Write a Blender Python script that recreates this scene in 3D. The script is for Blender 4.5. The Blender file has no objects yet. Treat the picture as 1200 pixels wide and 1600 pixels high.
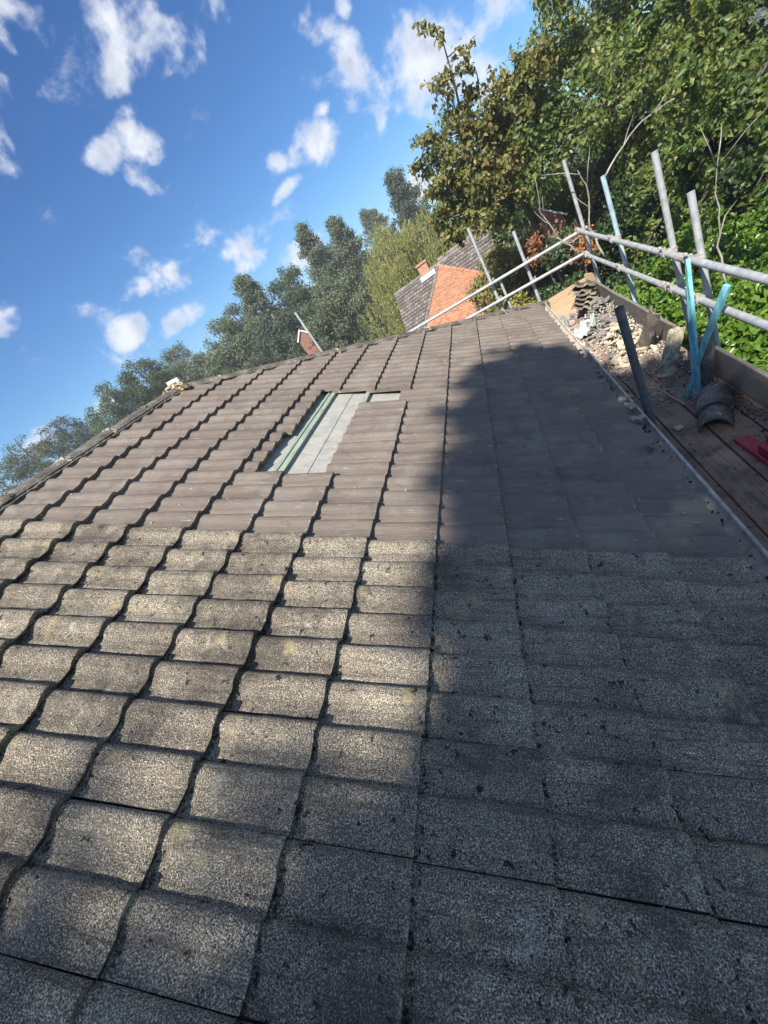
import bpy, math, random
import numpy as np
from mathutils import Vector, Matrix, Euler
R_ = math.radians
random.seed(7); rng = np.random.default_rng(11)
sc = bpy.context.scene
col = sc.collection

# ------------------------------------------------------------------ camera
CAM = Vector((0.6848, -1.4313, 1.1204))
right = Vector((0.82578, 0.15192, -0.54315)); up = Vector((0.35229, 0.61310, 0.70710)); fwd = Vector((-0.44043, 0.77526, -0.45277))
cd = bpy.data.cameras.new('camera'); cam = bpy.data.objects.new('camera', cd); col.objects.link(cam)
M = Matrix((right, up, -fwd)).transposed().to_4x4(); M.translation = CAM
cam.matrix_world = M
cd.sensor_width = 36; cd.sensor_height = 36; cd.sensor_fit = 'AUTO'; cd.lens = 603.98/1600*36
cd.clip_start = 0.02; cd.clip_end = 2000
sc.camera = cam

# ------------------------------------------------------------------ sun and sky
SUN = Vector((-0.14, -0.66, 0.74)).normalized()
SUN_EL = math.asin(SUN.z); SUN_AZ = math.atan2(SUN.x, SUN.y)
ld = bpy.data.lights.new('sun', 'SUN'); ld.energy = 4.9; ld.angle = R_(0.5); ld.color = (1.0, 0.95, 0.88)
lo = bpy.data.objects.new('sun', ld); col.objects.link(lo); lo.rotation_euler = SUN.to_track_quat('Z', 'Y').to_euler(); lo.location = (0, 0, 30)
sc.view_settings.view_transform = 'Standard'; sc.view_settings.look = 'None'
sc.view_settings.exposure = 0.95; sc.view_settings.gamma = 1.0; sc.view_settings.use_curve_mapping = False
sc.cycles.max_bounces = 6; sc.cycles.diffuse_bounces = 3; sc.cycles.glossy_bounces = 2; sc.cycles.transmission_bounces = 3
sc.cycles.transparent_max_bounces = 6; sc.cycles.use_denoising = True
sc.cycles.use_adaptive_sampling = True

world = bpy.data.worlds.new('World'); sc.world = world; world.use_nodes = True
wt = world.node_tree; wt.nodes.clear()

class NT:
    """tiny node builder"""
    def __init__(s, tree): s.t = tree
    def n(s, typ, **kw):
        nd = s.t.nodes.new(typ)
        for k, v in kw.items(): setattr(nd, k, v)
        return nd
    def link(s, a, b): s.t.links.new(a, b)
    def put(s, sock, v):
        if isinstance(v, (int, float)): sock.default_value = v
        elif isinstance(v, (tuple, list)):
            sock.default_value = tuple(v) if len(sock.default_value) == len(v) else tuple(v) + (1,)
        else: s.link(v, sock)
    def m(s, op, a, b=0.0, c=None, clamp=False):
        nd = s.n('ShaderNodeMath', operation=op, use_clamp=clamp)
        s.put(nd.inputs[0], a); s.put(nd.inputs[1], b)
        if c is not None: s.put(nd.inputs[2], c)
        return nd.outputs[0]
    def vm(s, op, a, b=(0, 0, 0)):
        nd = s.n('ShaderNodeVectorMath', operation=op); s.put(nd.inputs[0], a)
        if op == 'SCALE': s.put(nd.inputs['Scale'], b)
        else: s.put(nd.inputs[1], b)
        return nd.outputs[0] if op not in ('DOT_PRODUCT', 'LENGTH') else nd.outputs[1]
    def noise(s, vec, scale, detail=4, rough=0.55, dist=0.0):
        nd = s.n('ShaderNodeTexNoise'); s.put(nd.inputs['Vector'], vec)
        nd.inputs['Scale'].default_value = scale; nd.inputs['Detail'].default_value = detail
        nd.inputs['Roughness'].default_value = rough; nd.inputs['Distortion'].default_value = dist
        return nd.outputs['Fac']
    def voro(s, vec, scale, feature='F1', out='Distance', rnd=1.0):
        nd = s.n('ShaderNodeTexVoronoi', feature=feature); s.put(nd.inputs['Vector'], vec)
        nd.inputs['Scale'].default_value = scale; nd.inputs['Randomness'].default_value = rnd
        return nd.outputs[out]
    def ramp(s, f, stops, interp='LINEAR'):
        nd = s.n('ShaderNodeValToRGB'); s.put(nd.inputs[0], f); cr = nd.color_ramp; cr.interpolation = interp
        while len(cr.elements) < len(stops): cr.elements.new(0.5)
        for e, (p, c) in zip(cr.elements, stops):
            e.position = p; e.color = (c, c, c, 1) if isinstance(c, (int, float)) else (*c, 1)
        return nd.outputs[0]
    def mix(s, f, a, b, mode='MIX'):
        nd = s.n('ShaderNodeMix', data_type='RGBA', blend_type=mode)
        s.put(nd.inputs[0], f); s.put(nd.inputs[6], a); s.put(nd.inputs[7], b)
        return nd.outputs[2]
    def mapr(s, v, a, b, c=0.0, d=1.0, smooth=False):
        nd = s.n('ShaderNodeMapRange'); s.put(nd.inputs[0], v)
        if smooth: nd.interpolation_type = 'SMOOTHSTEP'
        for i, x in enumerate((a, b, c, d)): nd.inputs[1+i].default_value = x
        return nd.outputs[0]

w = NT(wt)
sky = w.n('ShaderNodeTexSky', sky_type='NISHITA', sun_disc=False, sun_elevation=SUN_EL, sun_rotation=SUN_AZ % (2*math.pi))
sky.air_density = 1.0; sky.dust_density = 0.25; sky.ozone_density = 3.5; sky.altitude = 100
gc = w.n('ShaderNodeTexCoord').outputs['Generated']
sep = w.n('ShaderNodeSeparateXYZ'); w.link(gc, sep.inputs[0])
sx, sy, sz = sep.outputs
az = w.m('MULTIPLY', w.m('ARCTAN2', sx, sy), 57.2958)
el = w.m('MULTIPLY', w.m('ARCSINE', sz), 57.2958)
# cumulus: (azimuth, elevation, half width, half height) in degrees
CL = [(-30.8,22.4,2.0,.9),(-26.4,21.3,2.2,1.9),(-28.9,19.7,1.2,1.2),(-23.0,25.9,1.9,1.0),(-20.3,27.2,3.2,2.2),(-29.2,31.4,2.6,1.8),
      (-2.8,13.8,3.2,2.3),(2.2,12.6,4.6,2.5),(8.1,11.6,3.6,2.5),(-10.2,13.0,3.6,1.25),(-15.6,13.9,1.1,.8),(-2.2,18.7,.8,.7),
      (-30.5,12.4,4.4,1.5),(-23.9,10.9,3.6,1.1),(-36.7,13.1,1.8,.8),(-26.4,9.2,3.1,1.1),(-34.0,8.9,3.4,.9),(-40.8,10.4,2.0,.9),
      (-49,17.8,2.0,1.6),(-49.3,5.7,1.3,.7),(-55.6,6.7,2.2,.9),(5.2,8.4,2.8,2.3),(1.8,6.4,2.0,1.9),(-15.7,11.8,1.6,.45),
      (-8.3,14.8,1.2,.4),(-4.8,3.6,1.6,.8),(-17.9,6.4,2.3,.9),(14.1,4.6,1.6,1.2),(-62,12,4,1.4),(-75,20,5,2.2),(-95,14,7,2.2),(-110,26,6,3),
      (40,18,6,2.6),(55,10,7,2),(75,24,6,3),(100,15,7,2.4),(130,28,8,4),(165,16,8,2.4),(-140,20,8,3),(-170,34,9,5),(10,30,5,2),(28,44,7,5),(-55,48,7,5)]
nz1 = w.noise(gc, 10, 7, 0.56, 0.3)
warp = w.m('MULTIPLY', w.m('SUBTRACT', w.noise(gc, 9, 3, .5), .5), 4.0)
azw = w.m('ADD', az, warp); elw = w.m('ADD', el, w.m('MULTIPLY', warp, .5))
D = None; TOP = None
for (a, e, wa, he) in CL:
    dx = w.m('DIVIDE', w.m('SUBTRACT', azw, a), wa*1.18); dy = w.m('DIVIDE', w.m('SUBTRACT', elw, e), he*1.25)
    q = w.m('SUBTRACT', 1.0, w.m('ADD', w.m('MULTIPLY', dx, dx), w.m('MULTIPLY', dy, dy)))
    D = q if D is None else w.m('MAXIMUM', D, q)
D = w.m('MAXIMUM', D, -1.2)
nz2 = w.noise(w.vm('MULTIPLY', gc, (1, 1, 1.8)), 26, 6, .6)
dens = w.m('ADD', w.m('MULTIPLY', D, .8), w.m('ADD', w.m('MULTIPLY', w.m('SUBTRACT', nz1, .5), 7.6), w.m('MULTIPLY', w.m('SUBTRACT', nz2, .5), 2.0)))
reg = w.m('MAXIMUM', w.mapr(w.m('ABSOLUTE', az), 66, 95, 0, 1, True), w.mapr(el, 36, 48, 0, 1, True))
fill_clouds = w.m('MULTIPLY', w.m('SUBTRACT', w.noise(w.vm('MULTIPLY', gc, (1, 1, 1.6)), 3.2, 3, .5), .53), 14)  # extra unseen clouds outside the view, added to whiten the sky fill
dens = w.m('ADD', dens, w.m('MULTIPLY', reg, w.m('ADD', w.m('MAXIMUM', w.m('MINIMUM', fill_clouds, 1.0), -1.2), .9)))
alpha = w.mapr(dens, -0.35, 1.35, 0, .96, True)
shade = w.mapr(w.m('ADD', dens, w.m('MULTIPLY', w.m('SUBTRACT', w.noise(gc, 14, 4), .5), 2.4)), .3, 2.0, 0, 1, True)
ccol = w.mix(shade, (.44, .47, .54, 1), (.20, .235, .31, 1))
ccol = w.mix(w.mapr(w.noise(gc, 16, 4, .5), .36, .60), ccol, (.50, .52, .56, 1))
skyc = w.vm('MULTIPLY', sky.outputs[0], (0.066*0.40, 0.066*0.85, 0.066*1.17))
grad = w.mix(w.mapr(el, 7, 30, 0, 1), (1, 1, 1, 1), (.55, .76, .92, 1))
wc = w.mix(alpha, w.vm('MULTIPLY', skyc, grad), ccol)
bg = w.n('ShaderNodeBackground'); w.link(wc, bg.inputs[0]); bg.inputs[1].default_value = 1.0
# the Nishita sky is used at strength 0.066 (folded into the multiply above), clouds keep their own brightness
wo = w.n('ShaderNodeOutputWorld'); w.link(bg.outputs[0], wo.inputs[0])

# ------------------------------------------------------------------ materials
def new_mat(name):
    m = bpy.data.materials.new(name); m.use_nodes = True; m.node_tree.nodes.clear()
    t = NT(m.node_tree); t.out = t.n('ShaderNodeOutputMaterial'); t.b = t.n('ShaderNodeBsdfPrincipled')
    t.link(t.b.outputs[0], t.out.inputs[0]); t.pos = t.n('ShaderNodeNewGeometry').outputs['Position']
    t.obj = t.n('ShaderNodeTexCoord').outputs['Object']
    t.rand = t.n('ShaderNodeObjectInfo').outputs['Random']
    return m, t
def bump(t, h, strength=.5, dist=.004, normal=None):
    nd = t.n('ShaderNodeBump'); nd.inputs['Strength'].default_value = strength; nd.inputs['Distance'].default_value = dist
    t.link(h, nd.inputs['Height'])
    if normal is not None: t.link(normal, nd.inputs['Normal'])
    return nd.outputs[0]
def simple(name, c1, c2, scale=8, rough=.8, bs=.3, bd=.003, detail=5, metallic=0, stretch=(1, 1, 1), coord='pos', lo_=.35, hi_=.65, spec=None):
    m, t = new_mat(name)
    v = t.vm('MULTIPLY', t.pos if coord == 'pos' else t.obj, stretch)
    f = t.noise(v, scale, detail, .6)
    t.link(t.ramp(f, [(lo_, c1), (hi_, c2)]), t.b.inputs['Base Color'])
    t.b.inputs['Roughness'].default_value = rough; t.b.inputs['Metallic'].default_value = metallic
    if spec is not None: t.b.inputs['Specular IOR Level'].default_value = spec
    if bs: t.link(bump(t, t.noise(v, scale*4, 4, .6), bs, bd), t.b.inputs['Normal'])
    return m

# weathered tile: exposed sandy aggregate, lichen blooms, dark moss specks
MW, t = new_mat('weathered_concrete')
base = t.ramp(t.noise(t.pos, 4.5, 5, .6), [(.3, (.22, .183, .135)), (.52, (.33, .283, .21)), (.72, (.44, .385, .283))])
of2 = t.n('ShaderNodeCombineXYZ'); t.put(of2.inputs[0], t.m('MULTIPLY', t.rand, 41)); t.put(of2.inputs[1], t.m('MULTIPLY', t.rand, 23))
oc2 = t.vm('ADD', t.obj, of2.outputs[0])
toned = t.mix(t.mapr(t.rand, 0, 1, 0, .55), base, (.17, .145, .115, 1))
g1 = t.noise(t.pos, 265, 2, .62); g2 = t.voro(t.pos, 210)
speck = t.ramp(g1, [(.33, .08), (.46, .52), (.58, 1.45), (.66, 3.1)])
c = t.mix(t.mapr(t.noise(t.pos, 3.1, 4, .6), .35, .65, .75, 1), toned, t.mix(1.0, toned, speck, 'MULTIPLY'))
stk = t.mapr(t.noise(t.vm('MULTIPLY', oc2, (1.2, 16, 1)), 2.6, 5, .65, .5), .50, .66, 0, .5, True)
c = t.mix(stk, c, (.085, .070, .055, 1))
soot = t.mapr(t.noise(t.pos, 2.3, 6, .68), .46, .64, 0, .7, True)
c = t.mix(soot, c, (.052, .044, .038, 1))
lich = t.m('MULTIPLY', t.mapr(t.noise(t.pos, 6.5, 7, .72, .6), .60, .72, 0, .6, True), t.mapr(g1, .35, .6, .45, 1))
c = t.mix(lich, c, (.60, .56, .44, 1))
yel = t.mapr(t.noise(t.vm('ADD', t.pos, (7, 3, 1)), 7, 4, .6), .60, .72, 0, .55, True)
c = t.mix(yel, c, (.42, .36, .18, 1))
moss = t.mapr(t.noise(t.vm('ADD', t.pos, (3, 9, 4)), 26, 5, .68), .615, .66, 0, .92, True)
c = t.mix(moss, c, (.020, .018, .014, 1))
ox = t.n('ShaderNodeSeparateXYZ'); t.link(t.obj, ox.inputs[0])
wr = t.m('MULTIPLY', t.mapr(ox.outputs[0], -.016, -.004, 0, 1, True), t.mapr(t.noise(t.pos, 38, 4, .7), .56, .66, 0, .5, True))
c = t.mix(wr, c, (.58, .53, .42, 1))
grime_shade = t.m('MULTIPLY', t.m('MULTIPLY', t.mapr(ox.outputs[2], .010, .002), t.mapr(ox.outputs[0], -.012, -.007)), t.mapr(t.noise(t.pos, 30, 3), .35, .55, .4, .95))  # mossy grime tone that also paints shade into the lower nose faces
c = t.mix(grime_shade, c, (.022, .020, .013, 1))
t.link(c, t.b.inputs['Base Color']); t.b.inputs['Roughness'].default_value = .95; t.b.inputs['Specular IOR Level'].default_value = .25
hb = t.m('ADD', t.m('MULTIPLY', g1, 1.0), t.m('MULTIPLY', t.noise(t.pos, 45, 4), 1.2))
t.link(bump(t, hb, .95, .006), t.b.inputs['Normal'])

# newer brown tile: smooth granular brown with streaks and pale scuffs running down the slope
MB_, t = new_mat('brown_concrete')
off = t.n('ShaderNodeCombineXYZ'); t.put(off.inputs[0], t.m('MULTIPLY', t.rand, 31)); t.put(off.inputs[1], t.m('MULTIPLY', t.rand, 57))
oc = t.vm('ADD', t.obj, off.outputs[0])
st = t.noise(t.vm('MULTIPLY', oc, (1.6, 30, 1)), 3.5, 5, .65)
base = t.ramp(st, [(.28, (.112, .088, .070)), (.5, (.158, .127, .102)), (.74, (.215, .178, .145))])
base = t.mix(t.mapr(t.rand, 0, 1, 0, .5), base, (.205, .168, .136, 1))
base = t.mix(t.mapr(t.noise(t.pos, 2.4, 6, .65), .45, .65, 0, .6, True), base, (.24, .205, .168, 1))
base = t.mix(t.mapr(t.noise(t.vm('ADD', t.pos, (4, 2, 9)), 5.5, 6, .7), .52, .68, 0, .5, True), base, (.092, .074, .060, 1))
g = t.noise(t.pos, 330, 2, .6)
c = t.mix(1.0, base, t.ramp(g, [(.3, .72), (.5, .98), (.72, 1.35)]), 'MULTIPLY')
scr = t.mapr(t.noise(t.vm('MULTIPLY', t.vm('ADD', oc, t.vm('MULTIPLY', oc, (.4, 0, 0))), (1, 11, 1)), 7.5, 6, .72, .8), .60, .68, 0, .75, True)
c = t.mix(scr, c, (.40, .35, .29, 1))
drt = t.mapr(t.noise(t.vm('ADD', t.pos, (2, 8, 3)), 18, 5, .7), .64, .70, 0, .6, True)
c = t.mix(drt, c, (.055, .045, .035, 1))
ox = t.n('ShaderNodeSeparateXYZ'); t.link(t.obj, ox.inputs[0])
wr = t.m('MULTIPLY', t.mapr(ox.outputs[0], -.016, -.004, 0, 1, True), t.mapr(t.noise(t.pos, 38, 4, .7), .57, .66, 0, .75, True))
c = t.mix(wr, c, (.50, .45, .38, 1))
t.link(c, t.b.inputs['Base Color']); t.b.inputs['Roughness'].default_value = .78; t.b.inputs['Specular IOR Level'].default_value = .35
t.link(bump(t, t.m('ADD', g, t.m('MULTIPLY', st, 1.3)), .45, .0022), t.b.inputs['Normal'])

MRIDGE, t = new_mat('ridge_concrete')
base = t.ramp(t.noise(t.pos, 7, 6, .65), [(.32, (.075, .062, .050)), (.5, (.155, .132, .105)), (.68, (.29, .26, .205))])
g = t.noise(t.pos, 190, 2, .6)
c = t.mix(1.0, base, t.ramp(g, [(.34, .35), (.5, .9), (.68, 1.9)]), 'MULTIPLY')
c = t.mix(t.mapr(t.noise(t.pos, 22, 6, .7), .62, .68, 0, .85, True), c, (.46, .46, .40, 1))
c = t.mix(t.mapr(t.noise(t.vm('ADD', t.pos, (5, 1, 2)), 14, 5, .7), .64, .70, 0, .7, True), c, (.30, .24, .06, 1))
t.link(c, t.b.inputs['Base Color']); t.b.inputs['Roughness'].default_value = .95
t.link(bump(t, t.m('ADD', g, t.noise(t.pos, 40, 4)), .9, .006), t.b.inputs['Normal'])

MMORTAR = simple('mortar', (.30, .26, .20), (.58, .54, .46), 22, .95, .8, .006)
MMORTY = simple('yellow_mortar', (.30, .21, .10), (.55, .44, .26), 18, .95, .8, .006)
MMOSS = simple('moss', (.014, .013, .008), (.06, .05, .03), 60, 1, .6, .004)
MFELT, t = new_mat('roofing_underlay')
c = t.ramp(t.noise(t.pos, 9, 5, .6), [(.3, (.34, .325, .285)), (.7, (.44, .425, .37))])
c = t.mix(t.mapr(t.noise(t.pos, 85, 2, .5), .52, .62, 0, .35, True), c, (.24, .23, .20, 1))
c = t.mix(t.mapr(t.noise(t.pos, 7, 6, .7), .52, .66, 0, .5, True), c, (.26, .235, .19, 1))
t.link(c, t.b.inputs['Base Color']); t.b.inputs['Roughness'].default_value = .8
t.link(bump(t, t.m('ADD', t.noise(t.pos, 30, 3), t.m('MULTIPLY', t.noise(t.vm('MULTIPLY', t.pos, (1, 3, 1)), 5, 4, .6, 1.0), 3)), .35, .006), t.b.inputs['Normal'])
MBATT = simple('treated_batten_wood', (.20, .26, .20), (.38, .43, .34), 5, .8, .4, .002, stretch=(12, 1, 12))
MGUT, t = new_mat('grey_gutter_plastic')
c = t.ramp(t.noise(t.pos, 12, 5, .65), [(.35, (.34, .30, .24)), (.6, (.56, .50, .42))])
c = t.mix(t.mapr(t.noise(t.pos, 30, 5, .7), .58, .66, 0, .7, True), c, (.10, .085, .065, 1))
t.link(c, t.b.inputs['Base Color']); t.b.inputs['Roughness'].default_value = .85; t.b.inputs['Specular IOR Level'].default_value = .2
MFASC = simple('white_fascia_paint', (.62, .62, .58), (.78, .78, .74), 6, .5, .1)
MBRICK, t = new_mat('brick_wall')
bt = t.n('ShaderNodeTexBrick'); t.link(t.vm('MULTIPLY', t.pos, (1, 1, 1)), bt.inputs['Vector'])
cmb = t.n('ShaderNodeCombineXYZ'); sp = t.n('ShaderNodeSeparateXYZ'); t.link(t.pos, sp.inputs[0])
t.put(cmb.inputs[0], t.m('ADD', sp.outputs[0], sp.outputs[1])); t.put(cmb.inputs[1], sp.outputs[2]); t.link(cmb.outputs[0], bt.inputs['Vector'])
bt.inputs['Scale'].default_value = 1; bt.inputs['Brick Width'].default_value = .225; bt.inputs['Row Height'].default_value = .075; bt.inputs['Mortar Size'].default_value = .01
bt.inputs['Color1'].default_value = (.36, .12, .06, 1); bt.inputs['Color2'].default_value = (.48, .19, .09, 1); bt.inputs['Mortar'].default_value = (.4, .36, .3, 1)
t.link(bt.outputs['Color'], t.b.inputs['Base Color']); t.b.inputs['Roughness'].default_value = .9
t.link(bump(t, bt.outputs['Fac'], -.5, .008), t.b.inputs['Normal'])
MGALV, t = new_mat('galvanised_steel')
c = t.ramp(t.noise(t.pos, 14, 6, .65), [(.3, (.26, .27, .27)), (.55, (.40, .41, .41)), (.75, (.52, .52, .50))])
c = t.mix(t.mapr(t.noise(t.pos, 34, 5, .7), .60, .70, 0, .5, True), c, (.52, .50, .46, 1))
t.link(c, t.b.inputs['Base Color']); t.b.inputs['Roughness'].default_value = .6; t.b.inputs['Metallic'].default_value = .2
t.link(bump(t, t.noise(t.pos, 120, 3), .12, .001), t.b.inputs['Normal'])
MGALVB = simple('blue_painted_steel', (.22, .33, .36), (.42, .52, .54), 9, .5, .2, .001)
MDKPOST = simple('dark_steel', (.075, .08, .085), (.13, .135, .14), 20, .5, .25, .001)
MRUST = simple('coupler_steel', (.22, .20, .175), (.46, .43, .38), 25, .6, .4, .003)
def wood(name, c1, c2, dirt, axis=(30, 1.2, 30), amount=.6):
    m, t = new_mat(name)
    v = t.vm('MULTIPLY', t.pos, axis)
    c = t.ramp(t.noise(v, 2.4, 6, .65, .3), [(.3, c1), (.7, c2)])
    c = t.mix(t.mapr(t.rand, 0, 1, 0, .3), c, tuple(x*.55 for x in c1)+(1,))
    d = t.mapr(t.noise(t.pos, 5.5, 6, .7, .3), .44, .66, 0, amount, True)
    c = t.mix(d, c, (*dirt, 1))
    c = t.mix(t.mapr(t.noise(t.pos, 46, 5, .75), .60, .66, 0, .6, True), c, (.42, .36, .28, 1))
    t.link(c, t.b.inputs['Base Color']); t.b.inputs['Roughness'].default_value = .9
    t.link(bump(t, t.m('ADD', t.noise(v, 5, 5), t.noise(t.pos, 70, 3)), .6, .004), t.b.inputs['Normal'])
    return m
MDECK = wood('deck_wood', (.22, .145, .10), (.37, .265, .195), (.055, .038, .028))
MTOE = wood('toe_board_wood', (.16, .145, .12), (.27, .25, .21), (.09, .08, .065), (30, 1.2, 8), .45)
MTOEP = wood('pale_board_wood', (.42, .29, .17), (.58, .43, .28), (.36, .26, .16), (1.2, 30, 10), .3)
MBLUE = simple('turquoise_treated_wood', (.10, .32, .35), (.22, .52, .55), 6, .75, .4, .002, stretch=(6, 6, .7), coord='pos', lo_=.38, hi_=.62)
MREDP = simple('red_plastic', (.34, .025, .04), (.46, .045, .06), 10, .45, .1, .001)
MSLATE = simple('grey_broken_tile', (.10, .09, .085), (.26, .235, .22), 16, .95, .8, .004)
MCREAM = simple('cream_broken_mortar', (.40, .33, .22), (.64, .56, .41), 14, .95, .9, .006)
MPINK = simple('pinkish_broken_tile', (.28, .215, .18), (.46, .37, .32), 18, .95, .8, .004)
MWHITE = simple('white_sheet', (.42, .42, .42), (.58, .58, .57), 8, .5, .3, .004)
MDIRT = simple('dark_debris', (.018, .013, .009), (.10, .075, .055), 40, 1, .5, .004)
MGREY_TILE = simple('grey_roof_tiles', (.13, .115, .10), (.25, .225, .20), 3.5, .9, .6, .01)
MORANGE, t = new_mat('orange_clay_tiles')
isl = t.n('ShaderNodeNewGeometry').outputs['Random Per Island']
c = t.ramp(isl, [(0, (.32, .145, .075)), (.5, (.41, .19, .10)), (1, (.48, .235, .13))])
c = t.mix(t.mapr(t.noise(t.pos, 1.6, 6, .7), .45, .7, 0, .6), c, (.24, .15, .105, 1))
t.link(c, t.b.inputs['Base Color']); t.b.inputs['Roughness'].default_value = .85
MGT2, t = new_mat('old_grey_tiles')
isl = t.n('ShaderNodeNewGeometry').outputs['Random Per Island']
c = t.ramp(isl, [(0, (.10, .083, .072)), (.6, (.145, .122, .105)), (1, (.19, .165, .145))])
t.link(c, t.b.inputs['Base Color']); t.b.inputs['Roughness'].default_value = .9
MRED = simple('orange_brickwork', (.20, .10, .07), (.34, .17, .11), 14, .9, .4)
MBARK = simple('bark', (.07, .055, .042), (.17, .14, .11), 12, .95, .9, .02, stretch=(1, 1, .3))
MTWIG = simple('pale_bark', (.26, .23, .19), (.44, .41, .35), 30, .9, .3, .002)

def leaf_mat(name, stops, trans=.35, rough=.55, nscale=.7, shift=None, spec=.35):
    m, t = new_mat(name)
    at = t.n('ShaderNodeAttribute', attribute_name='rnd').outputs['Fac']
    f = t.m('ADD', t.m('MULTIPLY', at, .62), t.m('MULTIPLY', t.noise(t.pos, nscale, 3, .5), .62))
    f = t.m('SUBTRACT', f, .12)
    c = t.ramp(f, stops)
    t.link(c, t.b.inputs['Base Color']); t.b.inputs['Roughness'].default_value = rough; t.b.inputs['Specular IOR Level'].default_value = spec
    tr = t.n('ShaderNodeBsdfTranslucent'); t.link(t.mix(1.0, c, (1.25, 1.3, .55, 1), 'MULTIPLY'), tr.inputs[0])
    mx = t.n('ShaderNodeMixShader'); mx.inputs[0].default_value = trans
    t.link(t.b.outputs[0], mx.inputs[1]); t.link(tr.outputs[0], mx.inputs[2]); t.link(mx.outputs[0], t.out.inputs[0])
    return m
L_PINE = leaf_mat('pine_needles', [(.2, (.070, .092, .050)), (.5, (.110, .138, .072)), (.8, (.165, .190, .100))], .2, .7)
L_PINE2 = leaf_mat('dark_conifer_needles', [(.2, (.040, .060, .038)), (.8, (.085, .115, .065))], .15, .7)
L_BROAD = leaf_mat('green_broadleaf', [(.2, (.035, .065, .024)), (.5, (.062, .105, .035)), (.85, (.12, .15, .05))], .3)
L_WILLOW = leaf_mat('willow_leaves', [(.2, (.16, .20, .065)), (.5, (.33, .33, .115)), (.85, (.48, .44, .18))], .5)
L_OAK = leaf_mat('oak_leaves', [(.18, (.04, .075, .02)), (.42, (.085, .14, .034)), (.64, (.17, .215, .055)), (.84, (.27, .26, .07)), (.97, (.28, .18, .055))], .4, .42, .45)
L_OAKY = leaf_mat('autumn_oak_leaves', [(.15, (.07, .095, .03)), (.42, (.15, .17, .05)), (.66, (.25, .23, .07)), (.82, (.28, .19, .06)), (.95, (.22, .10, .04))], .35, .5, .9)
L_IVY = leaf_mat('dark_ivy_leaves', [(.2, (.024, .048, .018)), (.6, (.05, .088, .028)), (.85, (.10, .14, .04))], .25, .4, .9)
L_LAUREL = leaf_mat('laurel_leaves', [(.15, (.055, .12, .016)), (.5, (.11, .21, .025)), (.85, (.21, .31, .045))], .4, .32, 1.2, spec=.5)
L_RED = leaf_mat('rusty_leaves', [(.2, (.25, .10, .04)), (.5, (.42, .17, .07)), (.85, (.50, .30, .10))], .35)
L_YEL = leaf_mat('yellow_leaves', [(.2, (.10, .12, .03)), (.5, (.30, .27, .06)), (.85, (.45, .36, .09))], .35)
MGROUND, t = new_mat('ground_grass')
c = t.ramp(t.noise(t.pos, .5, 6, .65), [(.3, (.035, .05, .018)), (.55, (.06, .08, .03)), (.75, (.10, .085, .05))])
t.link(c, t.b.inputs['Base Color']); t.b.inputs['Roughness'].default_value = 1

# ------------------------------------------------------------------ helpers
def finish(o, parent):
    col.objects.link(o)
    if parent is not None:
        o.parent = parent
        # all parents are unrotated Empties (or unrotated meshes) so a plain offset keeps things in place
    return o
def world_loc(o):
    v = Vector(o.location)
    while o.parent is not None: o = o.parent; v += o.location
    return v
def tag(o, label=None, cat=None, group=None, kind=None):
    if label: o['label'] = label
    if cat: o['category'] = cat
    if group: o['group'] = group
    if kind: o['kind'] = kind
    return o
def empty(name, loc, label, cat, group=None):
    o = bpy.data.objects.new(name, None); o.empty_display_size = .2; col.objects.link(o); o.location = loc
    return tag(o, label, cat, group)

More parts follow.
